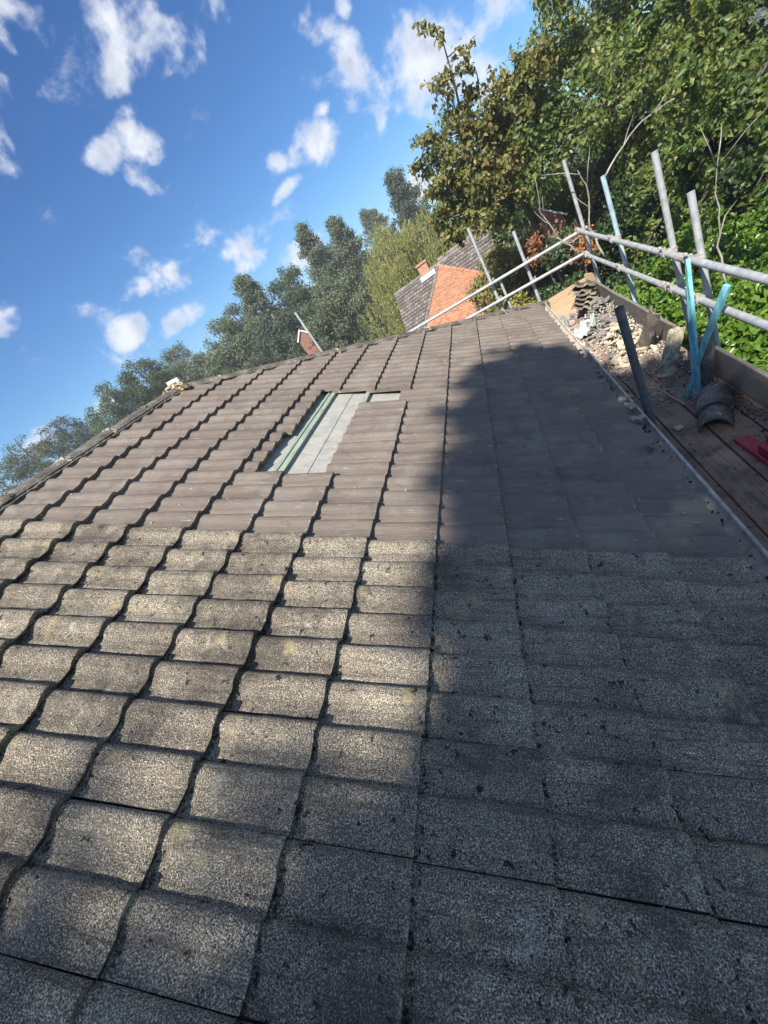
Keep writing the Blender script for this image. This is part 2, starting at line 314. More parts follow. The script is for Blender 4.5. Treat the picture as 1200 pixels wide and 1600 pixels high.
class MB:
    def __init__(s): s.v = []; s.f = []
    def add(s, vs, fs):
        b = len(s.v); s.v += [tuple(x) for x in vs]; s.f += [tuple(i+b for i in f) for f in fs]; return s
    def box(s, c, size, rot=None, jit=0):
        hx, hy, hz = (x/2 for x in size); pts = []
        for z in (-hz, hz):
            for x, y in ((-hx, -hy), (hx, -hy), (hx, hy), (-hx, hy)):
                p = Vector((x, y, z))
                if jit: p += Vector([random.uniform(-jit, jit) for _ in range(3)])
                if rot is not None: p = rot @ p
                pts.append(p + Vector(c))
        return s.add(pts, [(3, 2, 1, 0), (4, 5, 6, 7), (0, 1, 5, 4), (1, 2, 6, 5), (2, 3, 7, 6), (3, 0, 4, 7)])
    def tube(s, pts, r, n=10, cap=True, hollow=False):
        pts = [Vector(p) for p in pts]; rs = r if isinstance(r, (list, tuple)) else [r]*len(pts)
        rings = []
        for i, p in enumerate(pts):
            d = (pts[min(i+1, len(pts)-1)] - pts[max(i-1, 0)]).normalized()
            a = d.orthogonal().normalized() if i == 0 else (a - d*a.dot(d)).normalized()
            b = d.cross(a); rings.append([p + (a*math.cos(2*math.pi*k/n) + b*math.sin(2*math.pi*k/n))*rs[i] for k in range(n)])
        vs = [v for rg in rings for v in rg]; fs = []
        for i in range(len(pts)-1):
            for k in range(n):
                a_, b_ = i*n+k, i*n+(k+1) % n
                fs.append((a_, b_, b_+n, a_+n))
        if cap and not hollow: fs += [tuple(range(n-1, -1, -1)), tuple((len(pts)-1)*n+k for k in range(n))]
        if hollow:
            # turned-in rim and inner bore so that the open end reads as a pipe
            e = len(pts)-1; d = (pts[e]-pts[e-1]).normalized(); base = len(vs)
            inn = [pts[e] + (v-pts[e])*.84 for v in rings[e]]; deep = [v - d*.12 for v in inn]
            vs += inn + deep
            for k in range(n):
                k2 = (k+1) % n
                fs.append((e*n+k, e*n+k2, base+k2, base+k)); fs.append((base+k, base+k2, base+n+k2, base+n+k))
            fs.append(tuple(range(n-1, -1, -1)))
        return s.add(vs, fs)
    def chunk(s, c, size, rot=None, n=7):
        """irregular flattened polygon slab"""
        ang = sorted(random.uniform(0, 2*math.pi) for _ in range(n)); rot = rot or Matrix.Identity(3)
        rr = [random.uniform(.65, 1.1) for _ in range(n)]
        top = [Vector((math.cos(a)*size[0]/2*q, math.sin(a)*size[1]/2*q, size[2]/2*random.uniform(.6, 1.2))) for a, q in zip(ang, rr)]
        bot = [Vector((v.x*1.06, v.y*1.06, -size[2]/2)) for v in top]
        vs = [rot @ v + Vector(c) for v in bot+top]
        fs = [tuple(range(n-1, -1, -1)), tuple(range(n, 2*n))] + [(k, (k+1) % n, n+(k+1) % n, n+k) for k in range(n)]
        return s.add(vs, fs)
    def mesh(s, name, mat, smooth=False):
        me = bpy.data.meshes.new(name); me.from_pydata(s.v, [], s.f); me.update()
        if mat: me.materials.append(mat)
        if smooth: me.polygons.foreach_set('use_smooth', [True]*len(me.polygons))
        return me
    def build(s, name, mat, parent=None, smooth=False, loc=None):
        """verts are world coordinates; the object origin goes to the parent (or to loc)"""
        o0 = Vector(loc) if loc is not None else (world_loc(parent) if parent is not None else Vector((0, 0, 0)))
        s.v = [tuple(Vector(v)-o0) for v in s.v]
        o = bpy.data.objects.new(name, s.mesh(name, mat, smooth))
        if parent is not None: o.location = o0 - world_loc(parent)
        else: o.location = o0
        return finish(o, parent)
def autosmooth(o, ang=35):
    me = o.data
    me.polygons.foreach_set('use_smooth', [True]*len(me.polygons))
    try: me.set_sharp_from_angle(angle=R_(ang))
    except Exception: pass
    return o
def fast_mesh(name, co, faces_n, idx, mat, rnd=None):
    me = bpy.data.meshes.new(name); nf = len(idx)//faces_n
    me.vertices.add(len(co)); me.vertices.foreach_set('co', np.asarray(co, np.float32).ravel())
    me.loops.add(len(idx)); me.loops.foreach_set('vertex_index', np.asarray(idx, np.int32))
    me.polygons.add(nf); me.polygons.foreach_set('loop_start', np.arange(0, nf*faces_n, faces_n, dtype=np.int32))
    me.polygons.foreach_set('loop_total', np.full(nf, faces_n, np.int32))
    me.update(calc_edges=True); me.materials.append(mat)
    if rnd is not None:
        a = me.attributes.new('rnd', 'FLOAT', 'FACE'); a.data.foreach_set('value', np.asarray(rnd, np.float32))
    return me
def unit(a): return a/np.maximum(np.linalg.norm(a, axis=1, keepdims=True), 1e-9)
def leaves(centers, size, mat, name, parent, droop=0.0, aspect=.5, outward=None, rnd=None, shapes=1):
    """one folded leaf (2 quads) per centre"""
    N = len(centers); c = np.asarray(centers)
    sz = (size*rng.uniform(.6, 1.25, N))[:, None]
    d = unit(rng.normal(size=(N, 3)) + np.array([0, 0, -droop])); 
    nrm = rng.normal(size=(N, 3))*.8 + np.array([-.1, -.55, .7])
    if outward is not None: nrm = nrm + outward*.9
    nrm = unit(nrm - d*np.sum(nrm*d, 1, keepdims=True)); s = np.cross(d, nrm)
    a0 = c - d*sz*.5; a1 = c + d*sz*.5
    mid = c - d*sz*.02; fold = nrm*sz*.12
    p = c + s*sz*aspect*.5 + fold; q = c - s*sz*aspect*.5 + fold
    co = np.stack([a0, p, a1, q], 1).reshape(-1, 3)
    b = np.arange(N)*4
    idx = np.stack([b, b+1, b+2, b, b+2, b+3], 1).ravel()
    r = rng.uniform(0, 1, N) if rnd is None else rnd
    base = np.array(world_loc(parent)) if parent is not None else 0
    me = fast_mesh(name, co-base, 3, idx, mat, np.repeat(r, 2))
    o = bpy.data.objects.new(name, me); return finish(o, parent)
def clumps(blobs, per, shell=.55):
    """points inside a list of (x,y,z,rx,ry,rz,weight) ellipsoids, denser near the surface"""
    out = []; nr = []
    W = sum(b[6] for b in blobs)
    for b in blobs:
        n = max(1, int(per*b[6]/W)); d = unit(rng.normal(size=(n, 3))); r = rng.uniform(shell**3, 1, n)**(1/3)
        out.append(np.array(b[:3]) + d*r[:, None]*np.array(b[3:6])); nr.append(d)
    return np.concatenate(out), np.concatenate(nr)
def sub_blobs(c, rad, n, r0, r1, keep=None, flat=.75):
    """n clumps spread through the volume of one big ellipsoid"""
    bl = []
    while len(bl) < n:
        d = rng.normal(size=3); d /= np.linalg.norm(d); r = rng.uniform(.12, 1)**(1/2.6)
        p = np.array(c) + d*r*np.array(rad)
        if keep is not None and not keep(p): continue
        q = rng.uniform(r0, r1); bl.append((*p, q, q, q*flat, q*q))
    return bl
def polar(a, d, z=0.0): return Vector((CAM.x + d*math.sin(R_(a)), CAM.y + d*math.cos(R_(a)), z))
GZ = -5.6

# ------------------------------------------------------------------ ground
g = MB(); g.add([(-240, -240, GZ), (240, -240, GZ), (240, 240, GZ), (-240, 240, GZ)], [(0, 1, 2, 3)])
tag(g.build('ground', MGROUND), kind='structure')
hm = bpy.data.materials.new('haze'); hm.use_nodes = True; hm.node_tree.nodes.clear(); ht = NT(hm.node_tree)
hv = ht.n('ShaderNodeVolumePrincipled'); hv.inputs['Color'].default_value = (.93, .95, 1, 1); hv.inputs['Density'].default_value = .0020; hv.inputs['Anisotropy'].default_value = .0
hout = ht.n('ShaderNodeOutputMaterial'); ht.link(hv.outputs[0], hout.inputs['Volume'])
m = MB(); m.box((0, 0, 6.2), (500, 500, 25.6)); tag(m.build('haze', hm), 'thin pale haze added over the far trees, mostly standing in for lens glare', kind='stuff')  # air volume added for a veil that is mostly lens glare

# ------------------------------------------------------------------ the house and its roof
B = R_(29.613); cB, sB = math.cos(B), math.sin(B); G = 0.3393; WV = 0.15
def rp(u, v, h=0.0): return Vector((u*cB + h*sB, v, -u*sB + h*cB))
house = empty('house', (0, 1.0, GZ), 'house whose hipped roof of speckled old and smooth brown tiles fills the foreground', 'house')
UR = -2.82; XR = UR*cB; ZR = -UR*sB; HY = 2.15     # ridge line, and where the hip leaves it
Y0 = -4.2; YE = HY + (1.18 - XR); XE = 1.18
def wave(y, H=.0185):
    t = 1 - (y/WV) % 1.0
    if t < .03 or t > .985: return -.0035
    if t < .17: return H*math.sin(t/.17*math.pi/2)
    if t < .27: return H
    if t < .66: return H*(.5+.5*math.cos((t-.27)/.39*math.pi))
    return 0.0
def tile_mesh(name, mat, old, seed, xs=None, width=.297):
    rs = np.random.default_rng(seed); L = .42; th = .023
    ny = 36 if old else 28; nx = 12 if old else 4
    tl = [0, .018, .034, .07, .11, .17, .22, .27, .34, .42, .50, .58, .66, .82, .98] if old else [0, .018, .034, .07, .11, .17, .27, .36, .45, .55, .66, .98]
    ys = np.array([0.0] + sorted(WV*(w_ + 1 - q) for w_ in (0, 1) for q in tl if 0 < WV*(w_+1-q) < width-.002) + [width]); ny = len(ys)-1
    xx = [-L, -.345, -.23, -.115, -.010, 0] if not old else np.concatenate([[-L], np.linspace(-.36, -.010, nx-1), [0]])
    ph = rs.uniform(0, 10, 8); m = MB(); vs = []
    def nz(x, y, f): return math.sin(x*f+ph[0])*math.sin(y*f*1.3+ph[1]) + .5*math.sin(x*f*2.3+ph[2]+y*f*1.7)*math.sin(y*f*2.9+ph[3])
    edge = [(rs.uniform(-.0045, .0030) if old else rs.uniform(-.001, .0006)) + (-.003 if rs.random() < .12 and old else 0) for _ in ys]
    if not old and rs.random() < .5:
        k = rs.integers(3, ny-3); edge[k] -= .008; edge[k+1] -= .005
    e2 = [.5*edge[i] + .25*edge[max(i-1, 0)] + .25*edge[min(i+1, ny)] for i in range(ny+1)]
    for i, x in enumerate(xx):
        for j, y in enumerate(ys):
            z = wave(min(y, .2999), .0255 if old else .0165) if y < width-1e-6 else -.002
            if j == 0: z = 0
            z += -.012 + .026*(1 + x/.3393)
            px = x
            if i == len(xx)-1:
                px += e2[j]; z -= .0035 if old else .0015
            if old: z += .0016*nz(x, y, 38) + rs.uniform(-.0009, .0009)
            vs.append((px, y, z))
    W1 = ny+1; fs = [(i*W1+j, (i+1)*W1+j, (i+1)*W1+j+1, i*W1+j+1) for i in range(len(xx)-1) for j in range(ny)]
    m.add(vs, fs)
    nt = len(fs)
    def skirt(ring, flip):
        b0 = len(m.v); m.v += [m.v[i] for i in ring]; ring = list(range(b0, b0+len(ring)))
        b = len(m.v); m.v += [(m.v[i][0] - (.004 if old else .001), m.v[i][1], m.v[i][2]-th + (rs.uniform(-.002, .002) if old else 0)) for i in ring]
        for k in range(len(ring)-1):
            f = (ring[k], ring[k+1], b+k+1, b+k); m.f.append(f if not flip else f[::-1])
    last = (len(xx)-1)*W1
    skirt([last+j for j in range(W1)], True); skirt([j for j in range(W1)], False)
    skirt([i*W1 for i in range(len(xx))], False); skirt([i*W1+ny for i in range(len(xx))], True)
    me = m.mesh(name, mat); sm = [True]*nt + [False]*(len(m.f)-nt); me.polygons.foreach_set('use_smooth', sm)
    return me
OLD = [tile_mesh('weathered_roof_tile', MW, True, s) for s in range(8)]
NEW = [tile_mesh('brown_roof_tile', MB_, False, 50+s) for s in range(5)]
rsd = random.Random(5)
def cut_hip(me, mat_world):
    """cut a copy of a tile mesh along the hip line (plan line y = x + HY - XR)"""
    import bmesh
    bm = bmesh.new(); bm.from_mesh(me); bm.transform(mat_world)
    no = Vector((-1, 1, 0)).normalized(); co = Vector((XR, HY-.03, 0))
    bmesh.ops.bisect_plane(bm, geom=bm.verts[:]+bm.edges[:]+bm.faces[:], plane_co=co, plane_no=no, clear_outer=True)
    bm.transform(mat_world.inverted()); m2 = bpy.data.meshes.new(me.name); m2.materials.append(me.materials[0]); bm.to_mesh(m2); n = len(bm.verts); bm.free()
    return m2 if n > 2 else None
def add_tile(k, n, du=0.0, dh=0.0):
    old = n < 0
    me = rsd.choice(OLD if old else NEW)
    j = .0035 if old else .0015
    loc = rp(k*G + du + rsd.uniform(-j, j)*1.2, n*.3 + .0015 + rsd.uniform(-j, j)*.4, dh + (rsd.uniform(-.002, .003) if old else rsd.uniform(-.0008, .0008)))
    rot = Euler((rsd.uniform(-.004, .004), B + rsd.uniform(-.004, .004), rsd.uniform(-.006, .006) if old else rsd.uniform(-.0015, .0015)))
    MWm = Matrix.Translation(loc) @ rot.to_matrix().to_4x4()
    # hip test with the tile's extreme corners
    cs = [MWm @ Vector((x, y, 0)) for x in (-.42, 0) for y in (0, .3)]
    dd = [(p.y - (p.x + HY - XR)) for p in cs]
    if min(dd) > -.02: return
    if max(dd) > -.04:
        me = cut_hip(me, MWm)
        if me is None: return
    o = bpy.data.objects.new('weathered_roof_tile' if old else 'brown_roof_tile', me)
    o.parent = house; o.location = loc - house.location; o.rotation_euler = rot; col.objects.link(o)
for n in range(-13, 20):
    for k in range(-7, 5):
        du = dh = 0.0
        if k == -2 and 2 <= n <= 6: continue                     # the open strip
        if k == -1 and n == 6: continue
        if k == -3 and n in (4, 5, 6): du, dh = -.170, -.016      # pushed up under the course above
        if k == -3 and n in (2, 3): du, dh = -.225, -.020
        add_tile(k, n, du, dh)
# broken under-course row ends: the ragged heads of the next course carry small nibs
u_ = MB()
hip_pt = lambda h: None
def slope_sheet(h, uA, uB, y0, name, mat):
    m = MB(); NS = 24
    for i in range(NS):
        ua, ub = uA + (uB-uA)*i/NS, uA + (uB-uA)*(i+1)/NS
        ya, yb = ua*cB + HY - XR - .02, ub*cB + HY - XR - .02
        m.add([rp(ua, y0, h), rp(ub, y0, h), rp(ub, yb, h), rp(ua, ya, h)], [(0, 1, 2, 3)])
    return m.build(name, mat, house)
slope_sheet(-.060, UR+.02, 1.33, Y0, 'underlay', MFELT)
# underlay lap line: a second strip lying on the first
m = MB(); m.add([rp(-1.62, -.5, -.057), rp(-.905, -.5, -.0562), rp(-.905, 3.2, -.0562), rp(-1.62, 2.9, -.057)], [(0, 1, 2, 3)])
m.build('underlay_lap', MFELT, house)
for k in range(-7, 5):
    u0 = k*G - .405; ye = min(u0*cB + HY - XR - .03, YE)
    m = MB(); c = rp(u0, (Y0+ye)/2, -.0435); m.box(c, (.040, ye-Y0, .025), Euler((0, B, 0)).to_matrix()); m.build('batten', MBATT, house)
m = MB(); c = rp(-1.135, 1.35, -.0475); m.box(c, (.022, 1.6, .016), Euler((0, B, .004)).to_matrix()); m.build('batten_offcut', MBATT, house)
# hidden far slopes as plain tiled sheets
m = MB(); zE = -XE*math.tan(B)
m.add([(XR, HY, ZR-.01), (XE, YE, zE-.03), (XR*2-XE, YE, zE-.03)], [(0, 1, 2)]); m.build('hip_end_slope', MB_, house)
m = MB(); m.add([(XR, Y0, ZR-.01), (XR, HY, ZR-.01), (XR*2-XE, YE, zE-.03), (XR*2-XE, Y0, zE-.03)], [(0, 1, 2, 3)]); m.build('rear_slope', MB_, house)
# ridge and hip tiles
def cap_mesh(name, seed, L=.468, r=.130, half=54):
    rs = np.random.default_rng(seed); m = MB(); n = 12; nx = 7; vs = []
    for side, rr in ((0, r), (1, r-.016)):
        for i in range(nx+1):
            for k in range(n+1):
                a = R_(-half + 2*half*k/n); q = rr + rs.uniform(-.0018, .0018)
                vs.append((math.sin(a)*q*1.05, -L/2 + L*i/nx + (rs.uniform(-.003, .003) if i in (0, nx) else 0), math.cos(a)*q - r*math.cos(R_(half)) ))
    W1 = n+1; S = (nx+1)*W1; fs = []
    for i in range(nx):
        for k in range(n):
            a = i*W1+k; fs.append((a, a+1, a+W1+1, a+W1)); b = a+S; fs.append((b, b+W1, b+W1+1, b+1))
    for k in range(n): fs.append((k, k+S, k+1+S, k+1)); a = nx*W1+k; fs.append((a, a+1, a+1+S, a+S))
    for i in range(nx): a = i*W1; fs.append((a, a+W1, a+W1+S, a+S)); a = i*W1+n; fs.append((a, a+S, a+W1+S, a+W1))
    m.add(vs, fs); me = m.mesh(name, MRIDGE, True)
    try: me.set_sharp_from_angle(angle=R_(50))
    except Exception: pass
    return me
CAPS = [cap_mesh('ridge_tile', 80+s) for s in range(4)]
y = HY - .06; i = 0
while y > Y0:
    o = bpy.data.objects.new('ridge_tile', CAPS[i % 4]); o.parent = house
    o.location = Vector((XR, y-.235, ZR-.040 + random.uniform(-.004, .004))) - house.location; o.rotation_euler = (random.uniform(-.012, .012), 0, random.uniform(-.012, .012)); col.objects.link(o)
    m = MB(); yj = y - .475
    for _ in range(16):
        a = random.uniform(-1.1, 1.1); m.chunk((XR + math.sin(a)*.128, yj + random.uniform(-.012, .012), ZR - .110 + math.cos(a)*.128), (.035, .03, .014), Euler((0, a, 0)).to_matrix(), 6)
    m.build('mortar', MMORTAR if i in (1, 2) else MRIDGE, house)
    y -= .475; i += 1
hd = Vector((1, 1, -(math.tan(B)))).normalized(); hl = Vector((XE-XR, YE-HY, zE-ZR)).length
rotH = Matrix((hd.cross(Vector((0, 0, 1))).normalized(), hd, hd.cross(Vector((0, 0, 1))).normalized().cross(hd))).transposed()
s_ = .02; i = 0
while s_ < hl-.1:
    p = Vector((XR, HY, ZR)) + hd*(s_+.23)
    o = bpy.data.objects.new('hip_tile', CAPS[(i*3+1) % 4]); o.parent = house
    o.location = p + Vector((0, 0, -.026 + random.uniform(-.003, .003))) - house.location; o.rotation_euler = rotH.to_euler(); col.objects.link(o)
    m = MB()
    for _ in range(10):
        a = random.uniform(-1.1, 1.1); q = Vector((XR, HY, ZR)) + hd*(s_+.465) + rotH @ Vector((math.sin(a)*.128, random.uniform(-.012, .012), math.cos(a)*.128 - .098))
        m.chunk(q, (.03, .03, .012), rotH @ Euler((0, a, 0)).to_matrix(), 6)
    m.build('mortar', MMORTAR if i % 3 == 0 else MRIDGE, house)
    s_ += .468; i += 1
m = MB()
for q in range(110):
    yv = Y0 + (HY-Y0)*q/110
    for sg in (1, -1): m.box((XR + sg*.085, yv, ZR - .066), (.07, .062, .05), Euler((random.uniform(-.1, .1), sg*.45, random.uniform(-.1, .1))).to_matrix(), .004)
tag(m.build('mortar_bed', MRIDGE, house), kind='stuff')
# apex: lumpy mortar and lichened collar
m = MB()
for _ in range(46):
    a = random.uniform(-1.3, 1.3); q = Vector((XR + math.sin(a)*.135 + random.uniform(0, .05), HY - .06 + random.uniform(-.05, .07), ZR - .10 + math.cos(a)*.135))
    m.chunk(q, (.06, .05, .02), Euler((random.uniform(-.4, .4), a, 0)).to_matrix(), 7)
m.build('ridge_mortar', MMORTY, house)
# mortar bedding strips below the caps
for _ in range(1):
    m = MB()
    for q in range(90):
        sh = q/90*hl; p = Vector((XR, HY, ZR)) + hd*sh + Vector((.055, -.055, -.062)); m.box(p, (.07, .07, .03), Euler((0, 0, R_(45))).to_matrix(), .006)
    tag(m.build('mortar_bedding', MRIDGE, house), kind='stuff')
# moss crumbs packed along the weathered tile noses and laps
cen = []
for _ in range(5200):
    k = random.randint(-7, 4); v = random.uniform(-2.6, 0.02)
    if random.random() < .6: u = k*G + random.uniform(.002, .016)
    else: u = random.uniform(k*G-.3, k*G); v = round(v/.3)*.3 + random.uniform(-.004, .004)
    cen.append((u, v))
m = MB()
for (u, v) in cen:
    h = -.010 + (wave(v % .3) if (u > round(u/G)*G) else 0)
    s = random.uniform(.003, .0085); m.chunk(rp(u, v, h+.003), (s*1.3, s*1.8, s*.7), Euler((random.uniform(-.5, .5), B, random.uniform(0, 3))).to_matrix(), 5)
tag(m.build('moss_crumbs', MMOSS, house), kind='stuff')
# loose grit and small chips on the newer tiles
m = MB()
for _ in range(260):
    u = random.uniform(-2.5, 1.3); v = random.uniform(-1.5, 4.5)
    if v > u*cB + HY - XR - .2 or (-1.3 < u < -.3 and .5 < v < 2.2): continue
    kk = math.ceil(u/G - 1e-6)*G; s = random.uniform(.004, .012)
    m.chunk(rp(u, v, -.012 + .024*(1+(u-kk)/G) + wave(v % .3) + s*.25), (s*1.4, s, s*.6), Euler((0, B, random.uniform(0, 3))).to_matrix(), 5)
tag(m.build('grit', MCREAM, house), kind='stuff')
# eaves: fascia, gutter, soffit, walls
ezx, ezz = XE + .01, zE
m = MB(); m.box((1.13, (Y0+YE)/2, -.79), (.022, YE-Y0, .2)); m.build('fascia', MFASC, house)
m = MB(); GX, GZt, GR = 1.205, -.700, .058; NN = 10; seg = 60; vs = []; fs = []
for i in range(seg+1):
    yy = Y0 + (YE+.05-Y0)*i/seg; wob = .004*math.sin(yy*2.1)
    for rr, sgn in ((GR, 1), (GR-.005, -1)):
        for k in range(NN+1):
            a = math.pi + math.pi*k/NN
            vs.append((GX + math.cos(a)*rr, yy, GZt + wob + math.sin(a)*rr))
W2 = 2*(NN+1)
for i in range(seg):
    for k in range(NN):
        a = i*W2+k; fs.append((a, a+W2, a+W2+1, a+1)); b = a+NN+1; fs.append((b, b+1, b+W2+1, b+W2))
    a = i*W2+NN; fs.append((a, a+W2, a+W2+NN+1, a+NN+1)); a = i*W2; fs.append((a, a+NN+1, a+W2+NN+1, a+W2))
m.add(vs, fs)
gut = m.build('gutter', MGUT, house); autosmooth(gut, 40)
m = MB(); m.tube([(GX+GR-.001, Y0, GZt), (GX+GR-.001, YE+.05, GZt)], .010, 8); m.build('gutter_rim', MGUT, gut)
m = MB()
for _ in range(420):
    yy = random.uniform(-2, YE); s = random.uniform(.004, .016)*(1.5 if 1.2 < yy < 2.3 else 1)
    m.chunk((GX + random.uniform(-.035, .03), yy, GZt-.045+random.uniform(0, .012)), (s, s*1.3, s*.6), Euler((random.uniform(-.5, .5), 0, random.uniform(0, 3))).to_matrix(), 6)
tag(m.build('gutter_debris', MDIRT, gut), kind='stuff')
for (u, v, s) in ((1.37, 1.75, .05), (1.375, 1.62, .055), (1.36, 1.5, .04), (1.37, 1.42, .06), (1.34, 1.33, .035), (1.36, 2.3, .04), (1.37, 2.15, .03), (1.355, 2.4, .03), (1.30, .98, .03), (1.36, 3.1, .03)):
    m = MB()
    for _ in range(4): m.chunk(rp(u, v, .022) + Vector((random.uniform(-.02, .02), random.uniform(-.03, .03), random.uniform(0, .012))), (s, s*1.2, s*.45), Euler((random.uniform(-.5, .5), .3, random.uniform(0, 3))).to_matrix(), 7)
    m.build('mortar_crumb', MMORTAR if s > .045 else MRIDGE, house)
m = MB(); m.box((1.02, (Y0+YE)/2-.1, (GZ-.72)/2), (.25, YE-Y0-.4, -.72-GZ)); m.build('wall', MBRICK, house)
m = MB(); m.box(((XE+2*XR-XE)/2, YE-.25, (GZ-.72)/2), (2*(XE-XR)-.5, .25, -.72-GZ)); m.build('wall', MBRICK, house)
m = MB(); m.box((1.08, (Y0+YE)/2, -.885), (.12, YE-Y0-.1, .012)); m.build('soffit', MFASC, house)

# white flue cap just beyond the ridge
fl = empty('flue_cap', (-3.10, 2.98, .7), 'small white square flue cap poking up just behind the top of the ridge', 'flue')
m = MB(); m.box((-3.10, 2.98, 1.08), (.09, .09, .78), Euler((0, 0, .5)).to_matrix()); m.build('pipe', MFASC, fl)
m = MB(); m.box((-3.10, 2.98, 1.50), (.15, .13, .09), Euler((0, .15, .5)).to_matrix()); m.build('cap', MFASC, fl)

# ------------------------------------------------------------------ scaffold
DZ = -1.08
sca = empty('scaffold', (1.6, 2.0, GZ), 'tube and board scaffold standing along the eaves on the right of the roof', 'scaffold')
TR = .0243
def pole(name, a, b, mat=MGALV, r=TR, n=14, parent=sca, label=None, hollow=True):
    m = MB(); m.tube([a, b], r, n, hollow=hollow); o = m.build(name, mat, parent); autosmooth(o, 50)
    if label: o['label'] = label
    return o
def coupler(p, axis='Y', parent=sca):
    """swivel/right-angle clamp: two half collars with a bolt and wing nut"""
    p = Vector(p); m = MB()
    if axis == 'Y': rail = Vector((0, 1, 0)); off = Vector((1, 0, 0))
    else: rail = Vector((1, 0, 0)); off = Vector((0, 1, 0))
    m.tube([p - rail*.024, p + rail*.024], .034, 10)
    q = p + off*.052; m.tube([q - Vector((0, 0, .02)), q + Vector((0, 0, .02))], .030, 10)
    m.box(p + off*.026, (.05, .05, .05)); m.box(p + Vector((0, 0, .038)) - off*.012, (.03, .03, .03))
    b0 = p + Vector((0, 0, .04)) - off*.02; m.tube([b0, b0 + rail*.05 + Vector((0, 0, .012))], .007, 6)
    m.box(b0 + rail*.05 + Vector((0, 0, .012)), (.022, .022, .016), Euler((.4, .3, 0)).to_matrix())
    b1 = q + Vector((0, 0, .0)) + off*.03; m.tube([b1, b1 + rail*.055], .007, 6); m.box(b1 + rail*.055, (.02, .022, .022), Euler((.5, .3, 0)).to_matrix())
    return m.build('coupler', MRUST, parent)
RX = 2.005; SXo = 2.062
outer = [(5.90, .80, MGALV, None), (4.335, .52, MGALVB, 'pale blue painted pole'), (2.87, .609, MGALV, None), (2.385, .309, MGALV, None), (-.6, .8, MGALV, None), (-2.9, .7, MGALV, None)]
for (yy, top, mt, lb) in outer: pole('standard', (SXo, yy, GZ), (SXo, yy, top), mt, label=lb)
rtop = lambda y: -.155 + (y-.9)*.0135
rlow = lambda y: -.452 + (y-.9)*.004
pole('guard_rail', (RX, -3.4, rtop(-3.4)), (RX, 2.55, rtop(2.55)), r=.0255)
pole('guard_rail', (RX, 2.56, rtop(2.56)), (RX, 6.12, rtop(6.12)))
pole('guard_rail', (RX, -3.4, rlow(-3.4)), (RX, 3.05, rlow(3.05)), r=.0255)
pole('guard_rail', (RX, 3.06, rlow(3.06)), (RX, 6.10, rlow(6.1)))
m = MB(); m.tube([(RX, 2.47, rtop(2.5)), (RX, 2.64, rtop(2.6))], .031, 12); m.build('sleeve_coupler', MRUST, sca)
m = MB(); m.tube([(RX, 2.97, rlow(3)), (RX, 3.14, rlow(3.1))], .031, 12); m.build('sleeve_coupler', MRUST, sca)
for (yy, *_r) in outer[:6]:
    coupler((RX, yy, rtop(yy))); coupler((RX, yy, rlow(yy)))
    coupler((RX, yy, DZ-.10))
# return across the end of the house
YR = 6.05
pole('guard_rail', (2.13, YR-.02, -.118), (-1.6, YR, .035))
pole('guard_rail', (2.11, YR-.02, -.425), (-1.6, YR, -.25))
for (xx, y_, top, r_) in ((1.232, 6.15, .40, TR), (.670, 6.15, .815, TR), (-2.53, 6.15, 1.39, TR)):
    pole('standard', (xx, y_, GZ), (xx, y_, top), r=r_)
    if xx > 0: coupler((xx, YR, -.118 + (2.13-xx)*.041 if xx > 0 else 0), 'X'); coupler((xx, YR, -.425 + (2.11-xx)*.047), 'X')
pole('guard_rail_stub', (.802, 6.10, -.62), (.802, 6.10, -.06), r=.021)
# inner standards in the gap by the gutter
pole('standard', (1.318, 1.615, GZ), (1.318, 1.615, .075), MDKPOST, .0285, 16, label='dark grey inner pole rising beside the gutter')
pole('standard', (1.36, 5.25, GZ), (1.36, 5.25, -.86), MGALV, .021, 12)
pole('standard', (1.40, 5.27, DZ-.2), (1.40, 5.27, -.90), MGALV, .016, 12)
pole('standard', (1.318, -1.9, GZ), (1.318, -1.9, -.95), MGALV)
# ledgers and transoms under the boards
pole('ledger', (1.40, -3.4, DZ-.17), (1.40, 6.3, DZ-.17)); pole('ledger', (RX-.06, -3.4, DZ-.17), (RX-.06, 6.3, DZ-.17))
for yy in (-2.8, -.7, 1.2, 2.78, 4.25, 5.8): pole('transom', (1.15, yy, DZ-.112), (2.25, yy, DZ-.112))
# decking
def board(name, x0, x1, y0, y1, z, mat, th=.036, parent=sca, sag=.0):
    m = MB(); ns = max(2, int((y1-y0)/.25)); vs = []
    for i in range(ns+1):
        y_ = y0 + (y1-y0)*i/ns; dz = -sag*math.sin(math.pi*i/ns); wx = .0025*math.sin(y_*3+x0*9)
        vs += [(x0+wx, y_, z-th+dz), (x1+wx, y_, z-th+dz), (x1+wx, y_, z+dz-.002), (x1-.005+wx, y_, z+dz), (x0+.005+wx, y_, z+dz), (x0+wx, y_, z+dz-.002)]
    fs = []
    for i in range(ns):
        for k in range(6): a = i*6+k; b = i*6+(k+1) % 6; fs.append((a, b, b+6, a+6))
    fs += [(5, 4, 3, 2, 1, 0), tuple(ns*6+k for k in range(6))]
    m.add(vs, fs); return m.build(name, mat, parent)
edges = [(1.372, 1.437), (1.445, 1.640), (1.650, 1.864), (1.874, 1.998)]
edges = [(1.255, 1.436), (1.446, 1.640), (1.651, 1.862), (1.874, 2.030)]
joints = [[-3.6, .55, 4.35, 5.72], [-3.6, 2.2, 5.72], [-3.6, -.2, 3.65, 5.72], [-3.6, 1.9, 5.72]]
